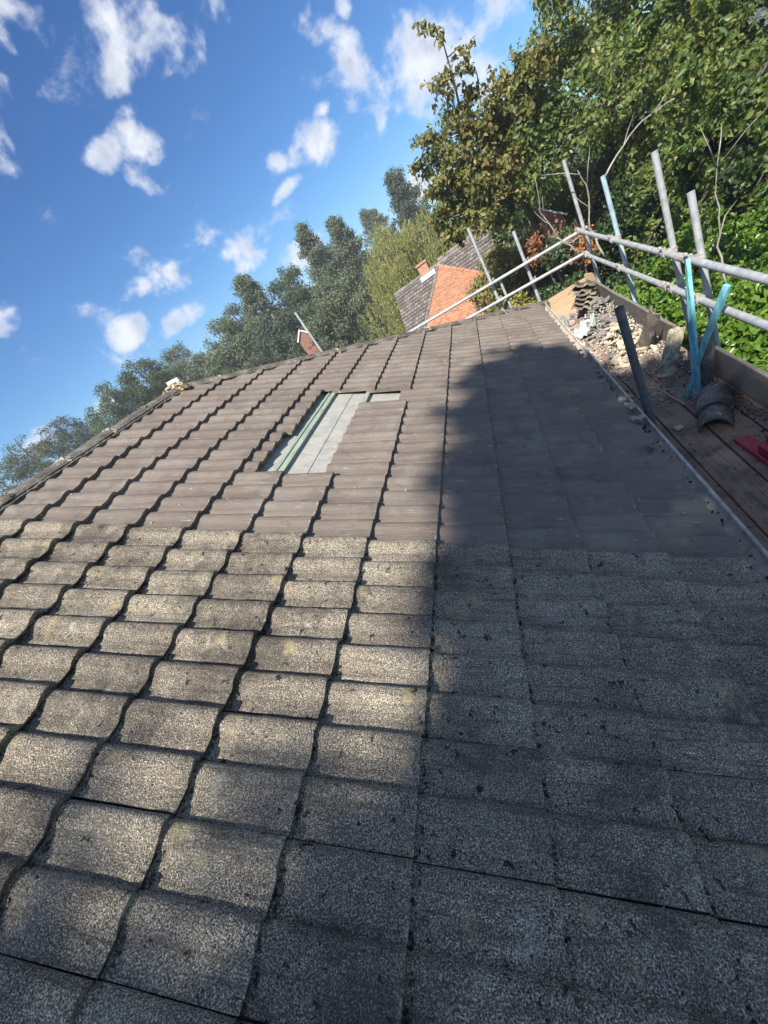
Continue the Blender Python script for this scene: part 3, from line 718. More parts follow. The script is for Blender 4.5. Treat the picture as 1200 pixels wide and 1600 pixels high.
for bi, ((a, b), js) in enumerate(zip(edges, joints)):
    for y0, y1 in zip(js[:-1], js[1:]):
        if bi == 0:  # the inner board is notched round the inner poles, so it sits between them
            board('deck_board', a+.10, b, y0+.004, y1-.004, DZ+random.uniform(-.003, .002), MDECK, sag=.004)
        else: board('deck_board', a, b, y0+.004, y1-.004, DZ+random.uniform(-.004, .003), MDECK, sag=.004)
for i, y_ in enumerate((5.728, 5.945, 6.155)):
    m = MB(); m.box((.3, y_+.1, DZ-.016+random.uniform(-.002, .002)), (3.48, .205, .036)); m.build('deck_board', MTOEP, sca)
# toe boards
def toe(y0, y1, x=1.985, z0=DZ+.004, h=.262, mat=MTOE, tilt=.02):
    m = MB(); ns = 14; vs = []
    for i in range(ns+1):
        y_ = y0+(y1-y0)*i/ns; w_ = .006*math.sin(i*.9+y0)
        for (dx, zz) in ((0, z0), (.034, z0), (.034+tilt, z0+h-.004), (.030+tilt, z0+h), (tilt+.003, z0+h), (tilt, z0+h-.004)): vs.append((x-.012+dx*.9+w_*.4, y_, zz+w_*.5*(zz > z0)))
    fs = []
    for i in range(ns):
        for k in range(6): a = i*6+k; b = i*6+(k+1) % 6; fs.append((a, b, b+6, a+6))
    fs += [(5, 4, 3, 2, 1, 0), tuple(ns*6+k for k in range(6))]
    m.add(vs, fs); return m.build('toe_board', mat, sca)
toe(2.98, 5.86, tilt=0.0); toe(-3.4, 2.30, tilt=.01)
m = MB(); m.box((1.70, 6.372, DZ+.125), (.66, .034, .25), Euler((0, -.03, -.03)).to_matrix()); o = m.build('toe_board', MTOEP, sca); o['label'] = 'pale new board across the far end'
m = MB(); m.box((2.03, 6.16, DZ+.17), (.03, .30, .30), Euler((0, .0, .4)).to_matrix()); o = m.build('toe_board', MTOEP, sca); o['label'] = 'short corner board end'
# blue plastic net hook lines are not present; loose things on the deck follow

# ------------------------------------------------------------------ loose things on the deck
def plank(name, a, b, wdt, th, mat, label, cat, twist=0.0, seg=6, bow=0.0, group=None):
    a, b = Vector(a), Vector(b); d = (b-a).normalized(); sd = d.cross(Vector((0, 0, 1))).normalized(); nn = sd.cross(d)
    m = MB(); vs = []
    for i in range(seg+1):
        f = i/seg; p = a.lerp(b, f) + nn*bow*math.sin(math.pi*f); tw = twist*f; s1 = sd*math.cos(tw)+nn*math.sin(tw); n1 = nn*math.cos(tw)-sd*math.sin(tw)
        vs += [p - s1*wdt/2 - n1*th/2, p + s1*wdt/2 - n1*th/2, p + s1*wdt/2 + n1*th/2, p - s1*wdt/2 + n1*th/2]
    fs = [(i*4+k, i*4+(k+1) % 4, i*4+4+(k+1) % 4, i*4+4+k) for i in range(seg) for k in range(4)] + [(3, 2, 1, 0), tuple(seg*4+k for k in range(4))]
    m.add(vs, fs); o = m.build(name, mat, None, loc=a); return tag(o, label, cat, group)
plank('blue_batten', (1.755, 2.03, DZ+.006), (1.965, 2.352, -.095), .048, .026, MBLUE, 'bright turquoise batten standing nearly upright against the top guard rail', 'batten', 1.2)
plank('blue_batten', (1.695, 2.085, DZ+.006), (1.968, 1.828, -.215), .046, .026, MBLUE, 'shorter twisted turquoise batten crossing in front and leaning right on the lower rail', 'batten', -1.1, 8, .012)
def half_round(name, p0, p1, r, facing, mat, label, group, th=.016, half=88, rough=.004, loc=None):
    """half-round ridge tile between two axis points, crown towards 'facing'"""
    p0, p1 = Vector(p0), Vector(p1); d = (p1-p0).normalized(); fz = Vector(facing); fz = (fz - d*fz.dot(d)).normalized(); sd = d.cross(fz)
    m = MB(); n = 14; nx = 9; vs = []; L = (p1-p0).length
    for rr in (r, r-th):
        for i in range(nx+1):
            for k in range(n+1):
                a = R_(-half+2*half*k/n); q = rr + random.uniform(-rough, rough)*(1 if rr == r else .2)
                e = random.uniform(-.006, .006) if i in (0, nx) else 0
                vs.append(p0 + d*(L*i/nx + e) + sd*math.sin(a)*q + fz*math.cos(a)*q)
    W1 = n+1; S = (nx+1)*W1; fs = []
    for i in range(nx):
        for k in range(n): a = i*W1+k; fs.append((a, a+W1, a+W1+1, a+1)); b = a+S; fs.append((b, b+1, b+W1+1, b+W1))
    for k in range(n): fs.append((k, k+1, k+1+S, k+S)); a = nx*W1+k; fs.append((a, a+S, a+1+S, a+1))
    for i in range(nx): a = i*W1; fs.append((a, a+S, a+W1+S, a+W1)); a = i*W1+n; fs.append((a, a+W1, a+W1+S, a+S))
    m.add(vs, fs); o = m.build(name, mat, None, loc=p0); autosmooth(o, 45)
    return tag(o, label, 'ridge tile', group)
RG = 'old half round ridge tiles taken off and left on the scaffold'
ad = Vector((-.098, -.245, 0)).normalized()
c0 = Vector((1.665, 1.525, DZ+.012)); 
half_round('ridge_tile', c0 - ad*.0, c0 - ad*.25, .104, (0, 0, 1), MRIDGE, 'nearer of two dark half round ridge tiles nested together on the deck', RG, rough=.005)
half_round('ridge_tile', c0 - ad*.17 + Vector((0, 0, .022)), c0 - ad*.43 + Vector((0, 0, .020)), .113, (0, 0, 1), MRIDGE, 'farther of two dark half round ridge tiles, its rim overlapping the nearer one', RG, rough=.005)
half_round('ridge_tile', (1.84, 3.38, DZ+.05), (1.945, 3.10, -.63), .085, (-.75, -.5, .3), MRIDGE, 'dark brown ridge tile standing on end against the toe board, farthest from the blue battens', RG, .02, 58, .002)
half_round('ridge_tile', (1.70, 2.44, DZ+.05), (1.925, 2.66, -.74), .085, (-.75, -.5, .45), simple('lichened_ridge', (.12, .105, .07), (.50, .44, .30), 17, .95, .9, .007), 'pale lichened ridge tile leaning next to the blue battens', RG, .028, 62, .007)
half_round('ridge_tile', (1.90, 2.22, DZ+.05), (1.955, 2.24, -.66), .09, (-.8, -.35, .2), MRIDGE, 'shaded grey ridge tile upright behind the two blue battens', RG, .02, 80)
# red plastic tool at the right edge
rt_ = empty('red_tool', (1.725, 1.15, DZ), 'red plastic tool with a long flat flange lying on the deck boards', 'tool')
dr = Vector((.02, -.36, 0)).normalized(); sr = Vector((1, .06, 0)).normalized(); q0 = Vector((1.725, 1.31, DZ+.01))
rm = Matrix((sr, -dr, Vector((0, 0, 1)))).transposed()
m = MB(); m.box(q0 + dr*.26 + Vector((0, 0, .004)), (.085, .54, .012), rm); m.build('flange', MREDP, rt_)
m = MB(); m.box(q0 + dr*.26 + sr*(-.036) + Vector((0, 0, .016)), (.012, .54, .020), rm); m.build('rim', MREDP, rt_)
m = MB(); m.box(q0 + dr*.36 + sr*.01 + Vector((0, 0, .045)), (.055, .32, .075), rm); m.build('block', MREDP, rt_)
m = MB(); m.tube([q0 + dr*.22 + sr*.03 + Vector((0, 0, .02)), q0 + dr*.22 + sr*.035 + Vector((0, 0, .13)), q0 + dr*.42 + sr*.035 + Vector((0, 0, .14)), q0 + dr*.42 + sr*.03 + Vector((0, 0, .06))], .014, 8); m.build('handle', MREDP, rt_)
# stack of wavy tiles in the far corner
for i in range(6):
    me = OLD[i]; o = bpy.data.objects.new('roof_tile', me); col.objects.link(o)
    o.location = (1.97 + .006*i, 4.93 + .12*i, DZ + .31 - .012*i); o.rotation_euler = (-.62, -.10 + .03*i, math.pi/2*0 + 2.75 + .05*i)
    o.rotation_euler = (.35 + random.uniform(-.05, .05), .25, 1.28 + random.uniform(-.12, .12)); o.location = (1.90 + .012*i, 5.42 + .03*i, DZ + .07 + .050*i)
    tag(o, ['bottom one', 'second from bottom', 'third from bottom', 'fourth from bottom', 'second from top', 'topmost'][i] + ' of the wavy roof tiles stacked in the far corner of the deck', 'roof tile', 'wavy tiles stacked in the far scaffold corner')
# broken pieces
def shard(p, size, mat, label, cat, group, rot=None):
    m = MB(); rot = rot or Euler((random.uniform(-.35, .35), random.uniform(-.35, .35), random.uniform(0, 6.28)))
    m.chunk(p, size, rot.to_matrix(), random.randint(5, 8)); o = m.build('tile_shard' if 'tile' in cat else 'mortar_slab', mat, None, loc=p)
    return tag(o, label, cat, group)
def heap_h(x, y): return .26*math.exp(-((x-1.80)/.16)**2 - ((y-4.75)/.75)**2) + .10*math.exp(-((x-1.70)/.15)**2 - ((y-3.75)/.5)**2)
GA, GB, GC = 'grey tile shards in the rubble on the deck', 'pinkish flat tile shards near the pale end board', 'cream mortar slabs heaped where the sun falls on the deck'
for i in range(48):
    x, yv = random.uniform(1.50, 1.95), random.uniform(3.9, 5.7)
    shard((x, yv, DZ+.012+heap_h(x, yv)*random.uniform(.7, 1.1)), (random.uniform(.12, .30), random.uniform(.08, .18), .02), MSLATE, 'grey shard of broken wavy tile in the heap at the far end of the deck', 'tile shard', GA)
for i in range(16):
    x, yv = random.uniform(1.40, 1.72), random.uniform(4.7, 5.75)
    shard((x, yv, DZ+.012+.02*random.random()), (random.uniform(.14, .28), random.uniform(.09, .15), .016), MPINK, 'flat pinkish tile shard lying in the sun below the pale end board', 'tile shard', GB, Euler((random.uniform(-.1, .1), random.uniform(-.1, .1), random.uniform(0, 6.28))))
for i in range(44):
    x, yv = random.uniform(1.52, 1.86), random.uniform(3.15, 4.25)
    shard((x, yv, DZ+.014+heap_h(x, yv)*random.uniform(.6, 1.1)), (random.uniform(.08, .24), random.uniform(.05, .15), .018), MCREAM, 'cream broken mortar slab in the sunlit heap beside the leaning ridge tiles', 'mortar slab', GC)
for i, (x, yv, s) in enumerate(((1.60, 2.32, .05), (1.55, 2.36, .055), (1.50, 1.72, .07), (1.42, 2.20, .05), (1.40, 2.5, .045))):
    shard((x, yv, DZ+.012), (s*1.3, s, .02), MCREAM, ['pale mortar lump at the foot of the lichened ridge tile', 'pale mortar lump left of the lichened ridge tile foot', 'flat pale stone on the deck left of the nested ridge tiles', 'small pale lump on the deck right of the dark pole', 'small pale lump nearest the gutter beyond the dark pole'][i], 'mortar lump', None)
m = MB()
for _ in range(3200):
    x = random.uniform(1.36, 1.97); yv = random.choice((random.uniform(2.0, 5.7), random.uniform(3.0, 5.2))); s = random.uniform(.004, .028)
    m.chunk((x, yv, DZ+.004+heap_h(x, yv)*random.uniform(.3, 1)), (s*1.3, s, s*.5), Euler((random.uniform(-.6, .6), random.uniform(-.6, .6), random.uniform(0, 6))).to_matrix(), 5)
tag(m.build('mortar_rubble', MMORTAR), 'pale crushed mortar scattered over the far deck boards', 'rubble', kind='stuff')
m = MB()
for _ in range(1300):
    yv = random.uniform(.2, 4.4); x = 1.96 - abs(random.gauss(0, .08)) if random.random() < .85 else random.uniform(1.4, 1.96); s = random.uniform(.004, .014)
    if x < 1.38: continue
    m.chunk((x, yv, DZ+.003+.02*max(0, random.random()*(x-1.75)/.2)), (s*1.5, s, s*.5), Euler((random.uniform(-.6, .6), random.uniform(-.6, .6), random.uniform(0, 6))).to_matrix(), 5)
tag(m.build('moss_litter', MDIRT), 'dark moss and dirt litter along the toe board', 'litter', kind='stuff')
# crumpled white sheet
def crumple(name, pts_fn, nu, nv, mat, label, cat):
    m = MB(); vs = [pts_fn(i/nu, j/nv) for i in range(nu+1) for j in range(nv+1)]
    fs = [(i*(nv+1)+j, (i+1)*(nv+1)+j, (i+1)*(nv+1)+j+1, i*(nv+1)+j+1) for i in range(nu) for j in range(nv)]
    m.add(vs, fs); o = m.build(name, mat, None, loc=vs[0]); return tag(o, label, cat)
def fn(a, b):
    x = 1.36 + .24*a + .04*math.sin(b*7); yv = 4.42 + .42*b + .10*a + .05*math.sin(a*9)
    return Vector((x, yv, DZ + .012 + abs(.045*math.sin(a*13+b*5)*math.sin(b*11+a*3)) + .10*a*a + random.uniform(0, .012)))
crumple('white_sheet', fn, 14, 16, MWHITE, 'crumpled white plastic sheet lying on the far deck boards near the gutter', 'plastic sheet')
plank('green_batten_offcut', (1.60, 4.52, DZ+.10), (1.66, 4.78, DZ+.17), .055, .02, MBATT, 'short pale green batten offcut lying on the rubble', 'batten')
plank('split_lath', (1.645, 1.98, DZ+.03), (1.60, 2.38, DZ+.03), .014, .008, MTOEP, 'thin pale split lath on the dark deck beside the blue battens', 'lath')
plank('split_lath', (1.50, 3.5, DZ+.03), (1.62, 4.25, DZ+.11), .03, .015, MSLATE, 'long grey splinter of board across the rubble heap', 'lath')

# ------------------------------------------------------------------ trees
def trunk_mb(base, top, r0, r1, bend=.3, n=7, sides=8, mb=None, seed=0):
    rr = random.Random(seed); b, t_ = Vector(base), Vector(top); m = mb or MB(); pts = []
    o1 = Vector((rr.uniform(-bend, bend), rr.uniform(-bend, bend), 0))
    for i in range(n+1):
        f = i/n; pts.append(b.lerp(t_, f) + o1*math.sin(math.pi*f) + Vector((rr.uniform(-1, 1), rr.uniform(-1, 1), 0))*bend*.12)
    m.tube(pts, [r0+(r1-r0)*i/n for i in range(n+1)], sides); return m, pts
def make_tree(name, label, cat, base, blobs, nleaf, size, mat, trunk_r=.25, group=None, limbs=8, seed=1, droop=0, aspect=.5, bark=None, top=None, shell=.45, crown_name='crown'):
    base = Vector(base); t_ = empty(name, base, label, cat, group)
    B_ = np.array([b[:3] for b in blobs]); ctr = Vector(B_.mean(0)); hi = Vector((ctr.x, ctr.y, B_[:, 2].max())) if top is None else Vector(top)
    m, pts = trunk_mb(base, hi, trunk_r, trunk_r*.25, .35, seed=seed); m.build('trunk', bark or MBARK, t_, True)
    m = MB(); rr = random.Random(seed)
    for b in rr.sample(list(blobs), min(limbs, len(blobs))):
        e = Vector(b[:3]); s = min(pts[1:], key=lambda p: (p - e).length + max(0, p.z-e.z)*1.5); mid = s.lerp(e, .5) + Vector((rr.uniform(-.2, .2), rr.uniform(-.2, .2), rr.uniform(0, .3)))
        m.tube([s, mid, e], [trunk_r*.3, trunk_r*.18, trunk_r*.05], 6)
    if m.v: m.build('limb', bark or MBARK, t_, True)
    P, Nn = clumps(blobs, nleaf, shell); P = P + rng.normal(size=P.shape)*size*.6; leaves(P, size, mat, crown_name, t_, droop, aspect, Nn)
    return t_
def pine_blobs(c, rx, rz, n, r0=.5, r1=1.0):
    return sub_blobs(c, (rx, rx, rz), n, r0, r1, flat=.6)
GP = 'trees standing in a row beyond the roof'
far = [  # azimuth, distance, top elevation, crown radius, label
 (-61.5, 44, 6.6, 3.2, 'small dark pine at the far left edge just above the ridge'),
 (-57.6, 46, 6.5, 2.4, 'flat topped pine second from the left edge'),
 (-53.8, 50, 6.2, 2.3, 'scraggy pine standing alone left of the broad pale green tree'),
 (-50.8, 48, 5.0, 2.6, 'low brownish green tree half hidden by the ridge tiles'),
 (-47.0, 40, 6.5, 2.6, 'broad pale green tree directly above the near ridge'),
 (-42.8, 39, 6.2, 2.2, 'rounded light green tree left of the white flue cap'),
 (-38.6, 44, 5.6, 2.6, 'low dark pine just right of the white flue cap'),
 (-31.8, 34, 6.3, 3.1, 'large bushy pine at the left end of the tall group'),
 (-26.2, 36, 7.9, 2.6, 'tall pine with a twin top in the left part of the tall group'),
 (-21.8, 38, 6.4, 2.4, 'dark leafy tree filling the dip between two tall pines'),
 (-17.0, 37, 8.0, 2.3, 'tallest narrow pine in the middle of the far group'),
 (-13.2, 38, 6.6, 2.1, 'grey green pine right beside the tallest one'),
 (-25.5, 31, 3.3, 3.4, 'wide grey green pine crown low behind the lone tilted pole'),
 (-18.5, 29, 2.2, 3.2, 'wide green conifer crown low left of the willow'),
 (-9.4, 52, 5.3, 3.4, 'thin distant pine top seen over the willow'),
 (-5.0, 40, 6.4, 2.8, 'pointed dark conifer between the willow and the oak'),
 (-29.5, 43, 6.2, 2.6, 'hazy pine crown filling the gap behind the bushy pine'),
 (-36.0, 37, 4.9, 2.6, 'low bushy pine between the flue cap side and the tall group'),
 (-14.6, 45, 6.0, 2.6, 'hazy green crown behind the tallest pine'),
]
for i, (a, d, te, cr, lb) in enumerate(far):
    zt = CAM.z + d*math.tan(R_(te)) + (1.5 if i < 7 else .4); cr = cr*(1.3 if i < 7 else 1.0); zc = (zt + GZ + 1.0)/2; rz = (zt-GZ-1.0)/2
    c = polar(a, d, zc); narrow = i in (8, 10, 11, 14, 15)
    if narrow:
        bl = []
        nb = 230
        for q in range(nb):
            f = ((q+.5)/nb)**1.25; z = zt-.3 - f*(2*rz-.8) + random.uniform(-.4, .3); rad = cr*(.18+1.1*f**.65)*random.uniform(.3, 1.05); an = random.uniform(0, 6.28); b = random.uniform(.2, .5)*(.75+.7*f)
            bl.append((c.x+math.cos(an)*rad*.8, c.y+math.sin(an)*rad*.8, z, b, b, b*.7, b*b))
    else: bl = pine_blobs((c.x, c.y, c.z), cr*.95, rz, 260, .25, .75)
    mat = L_BROAD if i in (3, 4, 5, 9) else (L_PINE2 if i in (12, 15, 2) else L_PINE)
    make_tree('pine_tree' if mat is not L_BROAD else 'broadleaf_tree', lb, 'tree', (c.x, c.y, GZ), bl, 36000, .19, mat, .22, GP, 8, seed=i+3, aspect=.45, shell=.05)
# far wood closing the horizon
P = []
for _ in range(1500):
    a = random.uniform(-110, 75); d = random.uniform(75, 120); z = GZ + random.uniform(.5, 1)*9*random.uniform(.75, 1.0); p = polar(a, d, z)
    P.append((p.x, p.y, p.z-2, 2.6, 2.6, 2.2, 1))
pc, nn_ = clumps(P, 60000, .7)
o = leaves(pc, .75, L_PINE, 'distant_wood', None, 0, .6, nn_); tag(o, 'distant belt of woodland closing the horizon', 'woodland', kind='stuff')
# willow: domes of hanging strands
wc0 = polar(-8.2, 25, 0); bl = []
wl = empty('willow_tree', (wc0.x, wc0.y, GZ), 'yellow green weeping willow behind the grey and orange roof', 'tree')
m, pts = trunk_mb((wc0.x, wc0.y, GZ), (wc0.x, wc0.y, 1.4), .35, .12, .3, seed=9); m.build('trunk', MBARK, wl, True)
strands = []
for _ in range(70):
    an = random.uniform(0, 6.28); q = math.sqrt(random.random()); top = 2.7 - (q**2)*2.4 + random.uniform(-.9, .25) + .3*math.sin(an*3+1)
    bx, by, br = math.cos(an)*q*3.3, math.sin(an)*q*3.3, random.uniform(.35, .75); tiers = random.choice((1, 2, 2, 3))
    for tq in range(tiers):
        for _k in range(15):
            a2 = random.uniform(0, 6.28); q2 = math.sqrt(random.random())*br
            strands.append((wc0.x+bx+math.cos(a2)*q2, wc0.y+by+math.sin(a2)*q2, top - .35*q2/br - tq*1.35 + random.uniform(-.15, .15), random.uniform(.5, 1.7)))
pp = []
for (x, y_, z, L) in strands:
    n_ = int(L*26); sx_ = random.uniform(-.35, .35); sy_ = random.uniform(-.35, .35)
    for k in range(n_): f = k/n_; pp.append((x + sx_*f + random.gauss(0, .04), y_ + sy_*f + random.gauss(0, .04), z - f*L))
leaves(np.array(pp), .15, L_WILLOW, 'crown', wl, 2.2, .24)
for r_i in range(1):
    m = MB()
    for k in range(14):
        an = k*.45; m.tube([(wc0.x, wc0.y, -1), (wc0.x+math.cos(an)*1.2, wc0.y+math.sin(an)*1.2, 1.4), (wc0.x+math.cos(an)*2.4, wc0.y+math.sin(an)*2.4, 1.2)], [.1, .06, .02], 6)
    m.build('limb', MBARK, wl, True)

# big oak on the right
ok = (4.9, 10.6)
def keep_oak(p):
    dx, dy = p[0]-CAM.x, p[1]-CAM.y; a = math.degrees(math.atan2(dx, dy)); d = math.hypot(dx, dy); e = math.degrees(math.atan2(p[2]-CAM.z, d))
    return e < -1.5 + max(0, a-3.5)*1.06 - (0 if a > 5 else 3) and a > 3.2
bl = sub_blobs((5.3, 10.8, 2.0), (4.4, 3.6, 4.3), 150, .28, .70, keep=keep_oak)
bl_near = sub_blobs((5.6, 7.4, 1.5), (2.6, 2.2, 3.2), 85, .16, .42, keep=lambda p: keep_oak(p) and p[0] > 3.0)
oak = make_tree('oak_tree', 'large spreading oak filling the upper right, green with yellowing leaves', 'tree', (6.2, 11.2, GZ), bl, 130000, .092, L_OAK, .42, None, 22, 41, aspect=.62, shell=.15)
P_, N_ = clumps(bl_near, 62000, .15); P_ = P_ + rng.normal(size=P_.shape)*.05; leaves(P_, .068, L_OAK, 'lower_crown', oak, .2, .66, N_)
# outer yellowing sprays on the left of the oak: open branches with sky between them
def spray(tree, name, path, n, spread, size, mat, rr=.012, twigs=14):
    pts = [Vector(p) for p in path]; m = MB(); cum = []
    m.tube(pts, [rr*(1.6-1.2*i/(len(pts)-1)) for i in range(len(pts))], 6)
    P = []
    for k in range(twigs):
        f = (k+.6)/twigs*(len(pts)-1); i = min(int(f), len(pts)-2); p = pts[i].lerp(pts[i+1], f-i)
        d = Vector((random.gauss(0, 1), random.gauss(0, .8), random.gauss(.25, .8))).normalized()*spread*random.uniform(.5, 1.1)
        q = p + d*.55 + Vector((0, 0, .03)); e = p + d; m.tube([p, q, e], [rr*.45, rr*.3, rr*.12], 4)
        for _ in range(int(n/twigs)):
            g_ = random.uniform(.3, 1.1); P.append(p + d*g_ + Vector((random.gauss(0, .07), random.gauss(0, .07), random.gauss(0, .07)))*spread*1.6)
    b_ = m.build('branch', MBARK, tree, True)
    leaves(np.array([tuple(v) for v in P]), size, mat, name, tree, .5, .55)
oy = empty('oak_tree', (2.5, 10.6, GZ), 'open yellowing oak with sparse leaf sprays against the sky, left of the large oak', 'tree')
m, pts = trunk_mb((2.5, 10.6, GZ), (1.75, 9.6, 1.2), .20, .05, .25, seed=77); m.build('trunk', MBARK, oy, True)
def PZ(a, e, d=10.2): p = polar(a, d); p.z = CAM.z + d*math.tan(R_(e)); return p
sprays = [([(4.5, 1.5), (3.2, 5.0), (3.9, 9.0), (4.3, 12.6)], .42, 560), ([(3.5, 5.2), (1.0, 6.4), (-.9, 6.6), (-1.9, 5.8)], .46, 700), ([(3.0, 3.5), (.8, 4.6), (.0, 4.5)], .46, 700),
          ([(5.5, 2.5), (5.2, 5.4), (6.0, 8.3)], .42, 640), ([(6.5, 1.5), (7.4, 4.4), (7.9, 5.8)], .40, 520), ([(3.0, 3.0), (.2, 2.6), (-1.3, 3.0)], .50, 900), ([(3.4, 8), (2.4, 9.4), (2.1, 10.2)], .25, 150),
          ([(4, .5), (1.5, .5), (-.8, 1.0)], .55, 1400), ([(5, .5), (3.5, .8), (2, 2)], .6, 1500), ([(6, 1.5), (5.5, 3), (4.5, 3.4)], .55, 1100), ([(4, -1.5), (1.6, -1.3), (-1.8, -.2)], .6, 1700), ([(5, -1), (4.4, -1), (3, -1)], .7, 1900),
          ([(7.5, .5), (6.8, 1.5), (6.0, 2.6)], .6, 1500), ([(1.5, -2), (.5, -1.8), (-2.6, -1.2)], .5, 1100), ([(3.2, 3.2), (3.6, 5.2), (3.0, 6.9)], .36, 420), ([(9.2, 4.2), (9.6, 5.5), (9.9, 6.6)], .45, 900), ([(8.2, 3.2), (8.6, 4.3), (9.2, 5.0)], .5, 1300)]
for k, (pa, sp_, n_) in enumerate(sprays):
    spray(oy, 'leaf_spray', [PZ(a, e, 10.2 + .25*((k*7) % 5 - 2)) for a, e in pa], n_, sp_, .105, L_OAKY if k != 9 else L_OAK, .020)
bl = sub_blobs((2.1, 10.9, -2.0), (2.0, 1.6, 2.4), 34, .4, .8, keep=lambda p: True)
P_, N_ = clumps(bl, 26000, .3); leaves(P_, .11, L_OAKY, 'crown', oy, .2, .6, N_)
# dangling darker branch in the top right corner of the view
bt_ = empty('birch_tree', (5.2, 13.6, GZ), 'grey green drooping tree top showing at the upper edge right of the clouds', 'tree')
m, pts = trunk_mb((5.2, 13.6, GZ), (4.9, 13.4, 5.4), .2, .05, .2, seed=5); m.build('trunk', MTWIG, bt_, True)
pp = []
for _ in range(330):
    a = random.uniform(12.2, 23); e = random.uniform(8.0, 15.5) if a > 14 else random.uniform(8.6, 13.5); p = PZ(a, e + (0 if a > 13.2 else 1.2), 15.0 + random.uniform(-1, 1)); L = random.uniform(.4, 1.1)
    for k in range(int(L*44)): pp.append((p.x + random.gauss(0, .06), p.y + random.gauss(0, .06), p.z - L*k/(L*44)))
leaves(np.array(pp), .09, L_PINE, 'crown', bt_, 1.5, .35)
m = MB()
for _ in range(16):
    p = PZ(random.uniform(13.5, 22), random.uniform(9, 15), 15); m.tube([Vector((4.9, 13.4, 3 + random.random()*2)), p], [.035, .012], 5)
m.build('limb', MBARK, bt_, True)

# understorey: ivy clad shrubs and hedge beyond the far end of the deck
def bush(name, label, cat, c, rad, nb, n, size, mat, r0=.2, r1=.4, aspect=.6, keep=None, gz=GZ, shell=.2, seed=3, group=None):
    bl = sub_blobs(c, rad, nb, r0, r1, keep=keep)
    return make_tree(name, label, cat, (c[0], c[1], gz), bl, n, size, mat, .06, group, 12, seed, aspect=aspect, shell=shell, top=(c[0], c[1], c[2]))
bush('ivy_shrub', 'dark ivy covered shrub behind the corner pole of the scaffold', 'shrub', (2.35, 8.6, -2.3), (1.15, .9, 2.1), 46, 30000, .085, L_IVY, .22, .42, seed=21)
bush('holly_shrub', 'tall dark shrub between the blue pole and the long galvanised pole', 'shrub', (3.75, 8.2, -2.2), (1.3, 1.0, 2.5), 46, 30000, .085, L_IVY, .24, .45, seed=22)
bush('hazel_shrub', 'dark leafy shrub in shade above the laurel hedge at the right', 'shrub', (5.3, 7.2, -1.9), (1.5, 1.1, 2.4), 46, 34000, .09, L_IVY, .24, .45, seed=23)
bush('hedge_shrub', 'mid green shrub below the return guard rails', 'shrub', (1.35, 8.0, -2.75), (.9, .7, 1.6), 34, 20000, .075, L_IVY, .2, .38, seed=24)
bush('rusty_shrub', 'shrub with rusty orange autumn leaves behind the return scaffold poles', 'shrub', (2.28, 7.75, -.45), (.16, .2, .62), 9, 260, .08, L_RED, .10, .18, seed=25)
bush('rusty_climber', 'orange leaved climber half way up behind the middle return pole', 'climber', (1.72, 9.0, -.35), (.2, .2, .4), 7, 420, .085, L_RED, .10, .17, seed=26)
bush('yellow_shrub', 'small shrub with yellow autumn leaves against the orange roof', 'shrub', (.42, 8.1, -1.72), (.42, .35, .62), 16, 4200, .08, L_YEL, .14, .24, seed=27)
bush('yellow_shrub', 'yellowing bush between the two return poles beside the end of the hip', 'shrub', (1.02, 8.3, -1.75), (.35, .3, .8), 16, 4200, .08, L_YEL, .14, .24, seed=28)
bush('apple_shrub', 'dull olive shrub in front of the dark roof at the back', 'shrub', (.95, 11.8, -1.6), (.85, .6, 1.3), 22, 12000, .09, L_OAKY, .2, .4, seed=29)
for k, (a, d, z, r) in enumerate([(3.0, 17.5, -2.2, 2.0), (7.5, 15.5, -2.4, 2.2), (12.0, 14.5, -2.2, 2.2), (17.0, 14.0, -2.0, 2.4), (22.5, 13.0, -2.2, 2.4), (28.0, 12.0, -2.2, 2.6)]):
    p = polar(a, d); bush('hedgerow_shrub', 'dense dark hedgerow shrub in deep shade beneath the big oak', 'shrub', (p.x, p.y, z), (r*.75, r*.6, 2.6), 50, 15000, .16, L_IVY, .4, .8, seed=60+k, group='dark hedgerow shrubs under the oak')
# laurel hedge: big glossy leaves right under the guard rails
bl = []
for _ in range(175):
    x = random.uniform(2.35, 6.4); yv = random.uniform(.6, 6.9); z = -1.42 + .20*math.sin(x*2.1+1)*math.cos(yv*1.7) + (x-2.6)*.10 + random.uniform(-.12, .08)
    r = random.uniform(.22, .42); bl.append((x, yv, z, r, r, r*.75, r*r))
lau = empty('laurel_hedge', (4.2, 4.0, GZ), 'bright green sunlit laurel hedge right outside the toe board', 'hedge')
for k in range(5):
    m, _p = trunk_mb((3.2+k*.7, 2+k*1.0, GZ), (3.0+k*.7, 2+k*1.0, -1.6), .07, .03, .2, seed=k); m.build('stem', MBARK, lau, True)
P_, N_ = clumps(bl, 78000, .5); leaves(P_, .088, L_LAUREL, 'foliage', lau, .15, .5, N_)
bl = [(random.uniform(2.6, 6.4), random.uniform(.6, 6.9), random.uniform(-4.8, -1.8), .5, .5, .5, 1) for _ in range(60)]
P_, N_ = clumps(bl, 16000, .3); leaves(P_, .13, L_IVY, 'inner_foliage', lau, .15, .5, N_)

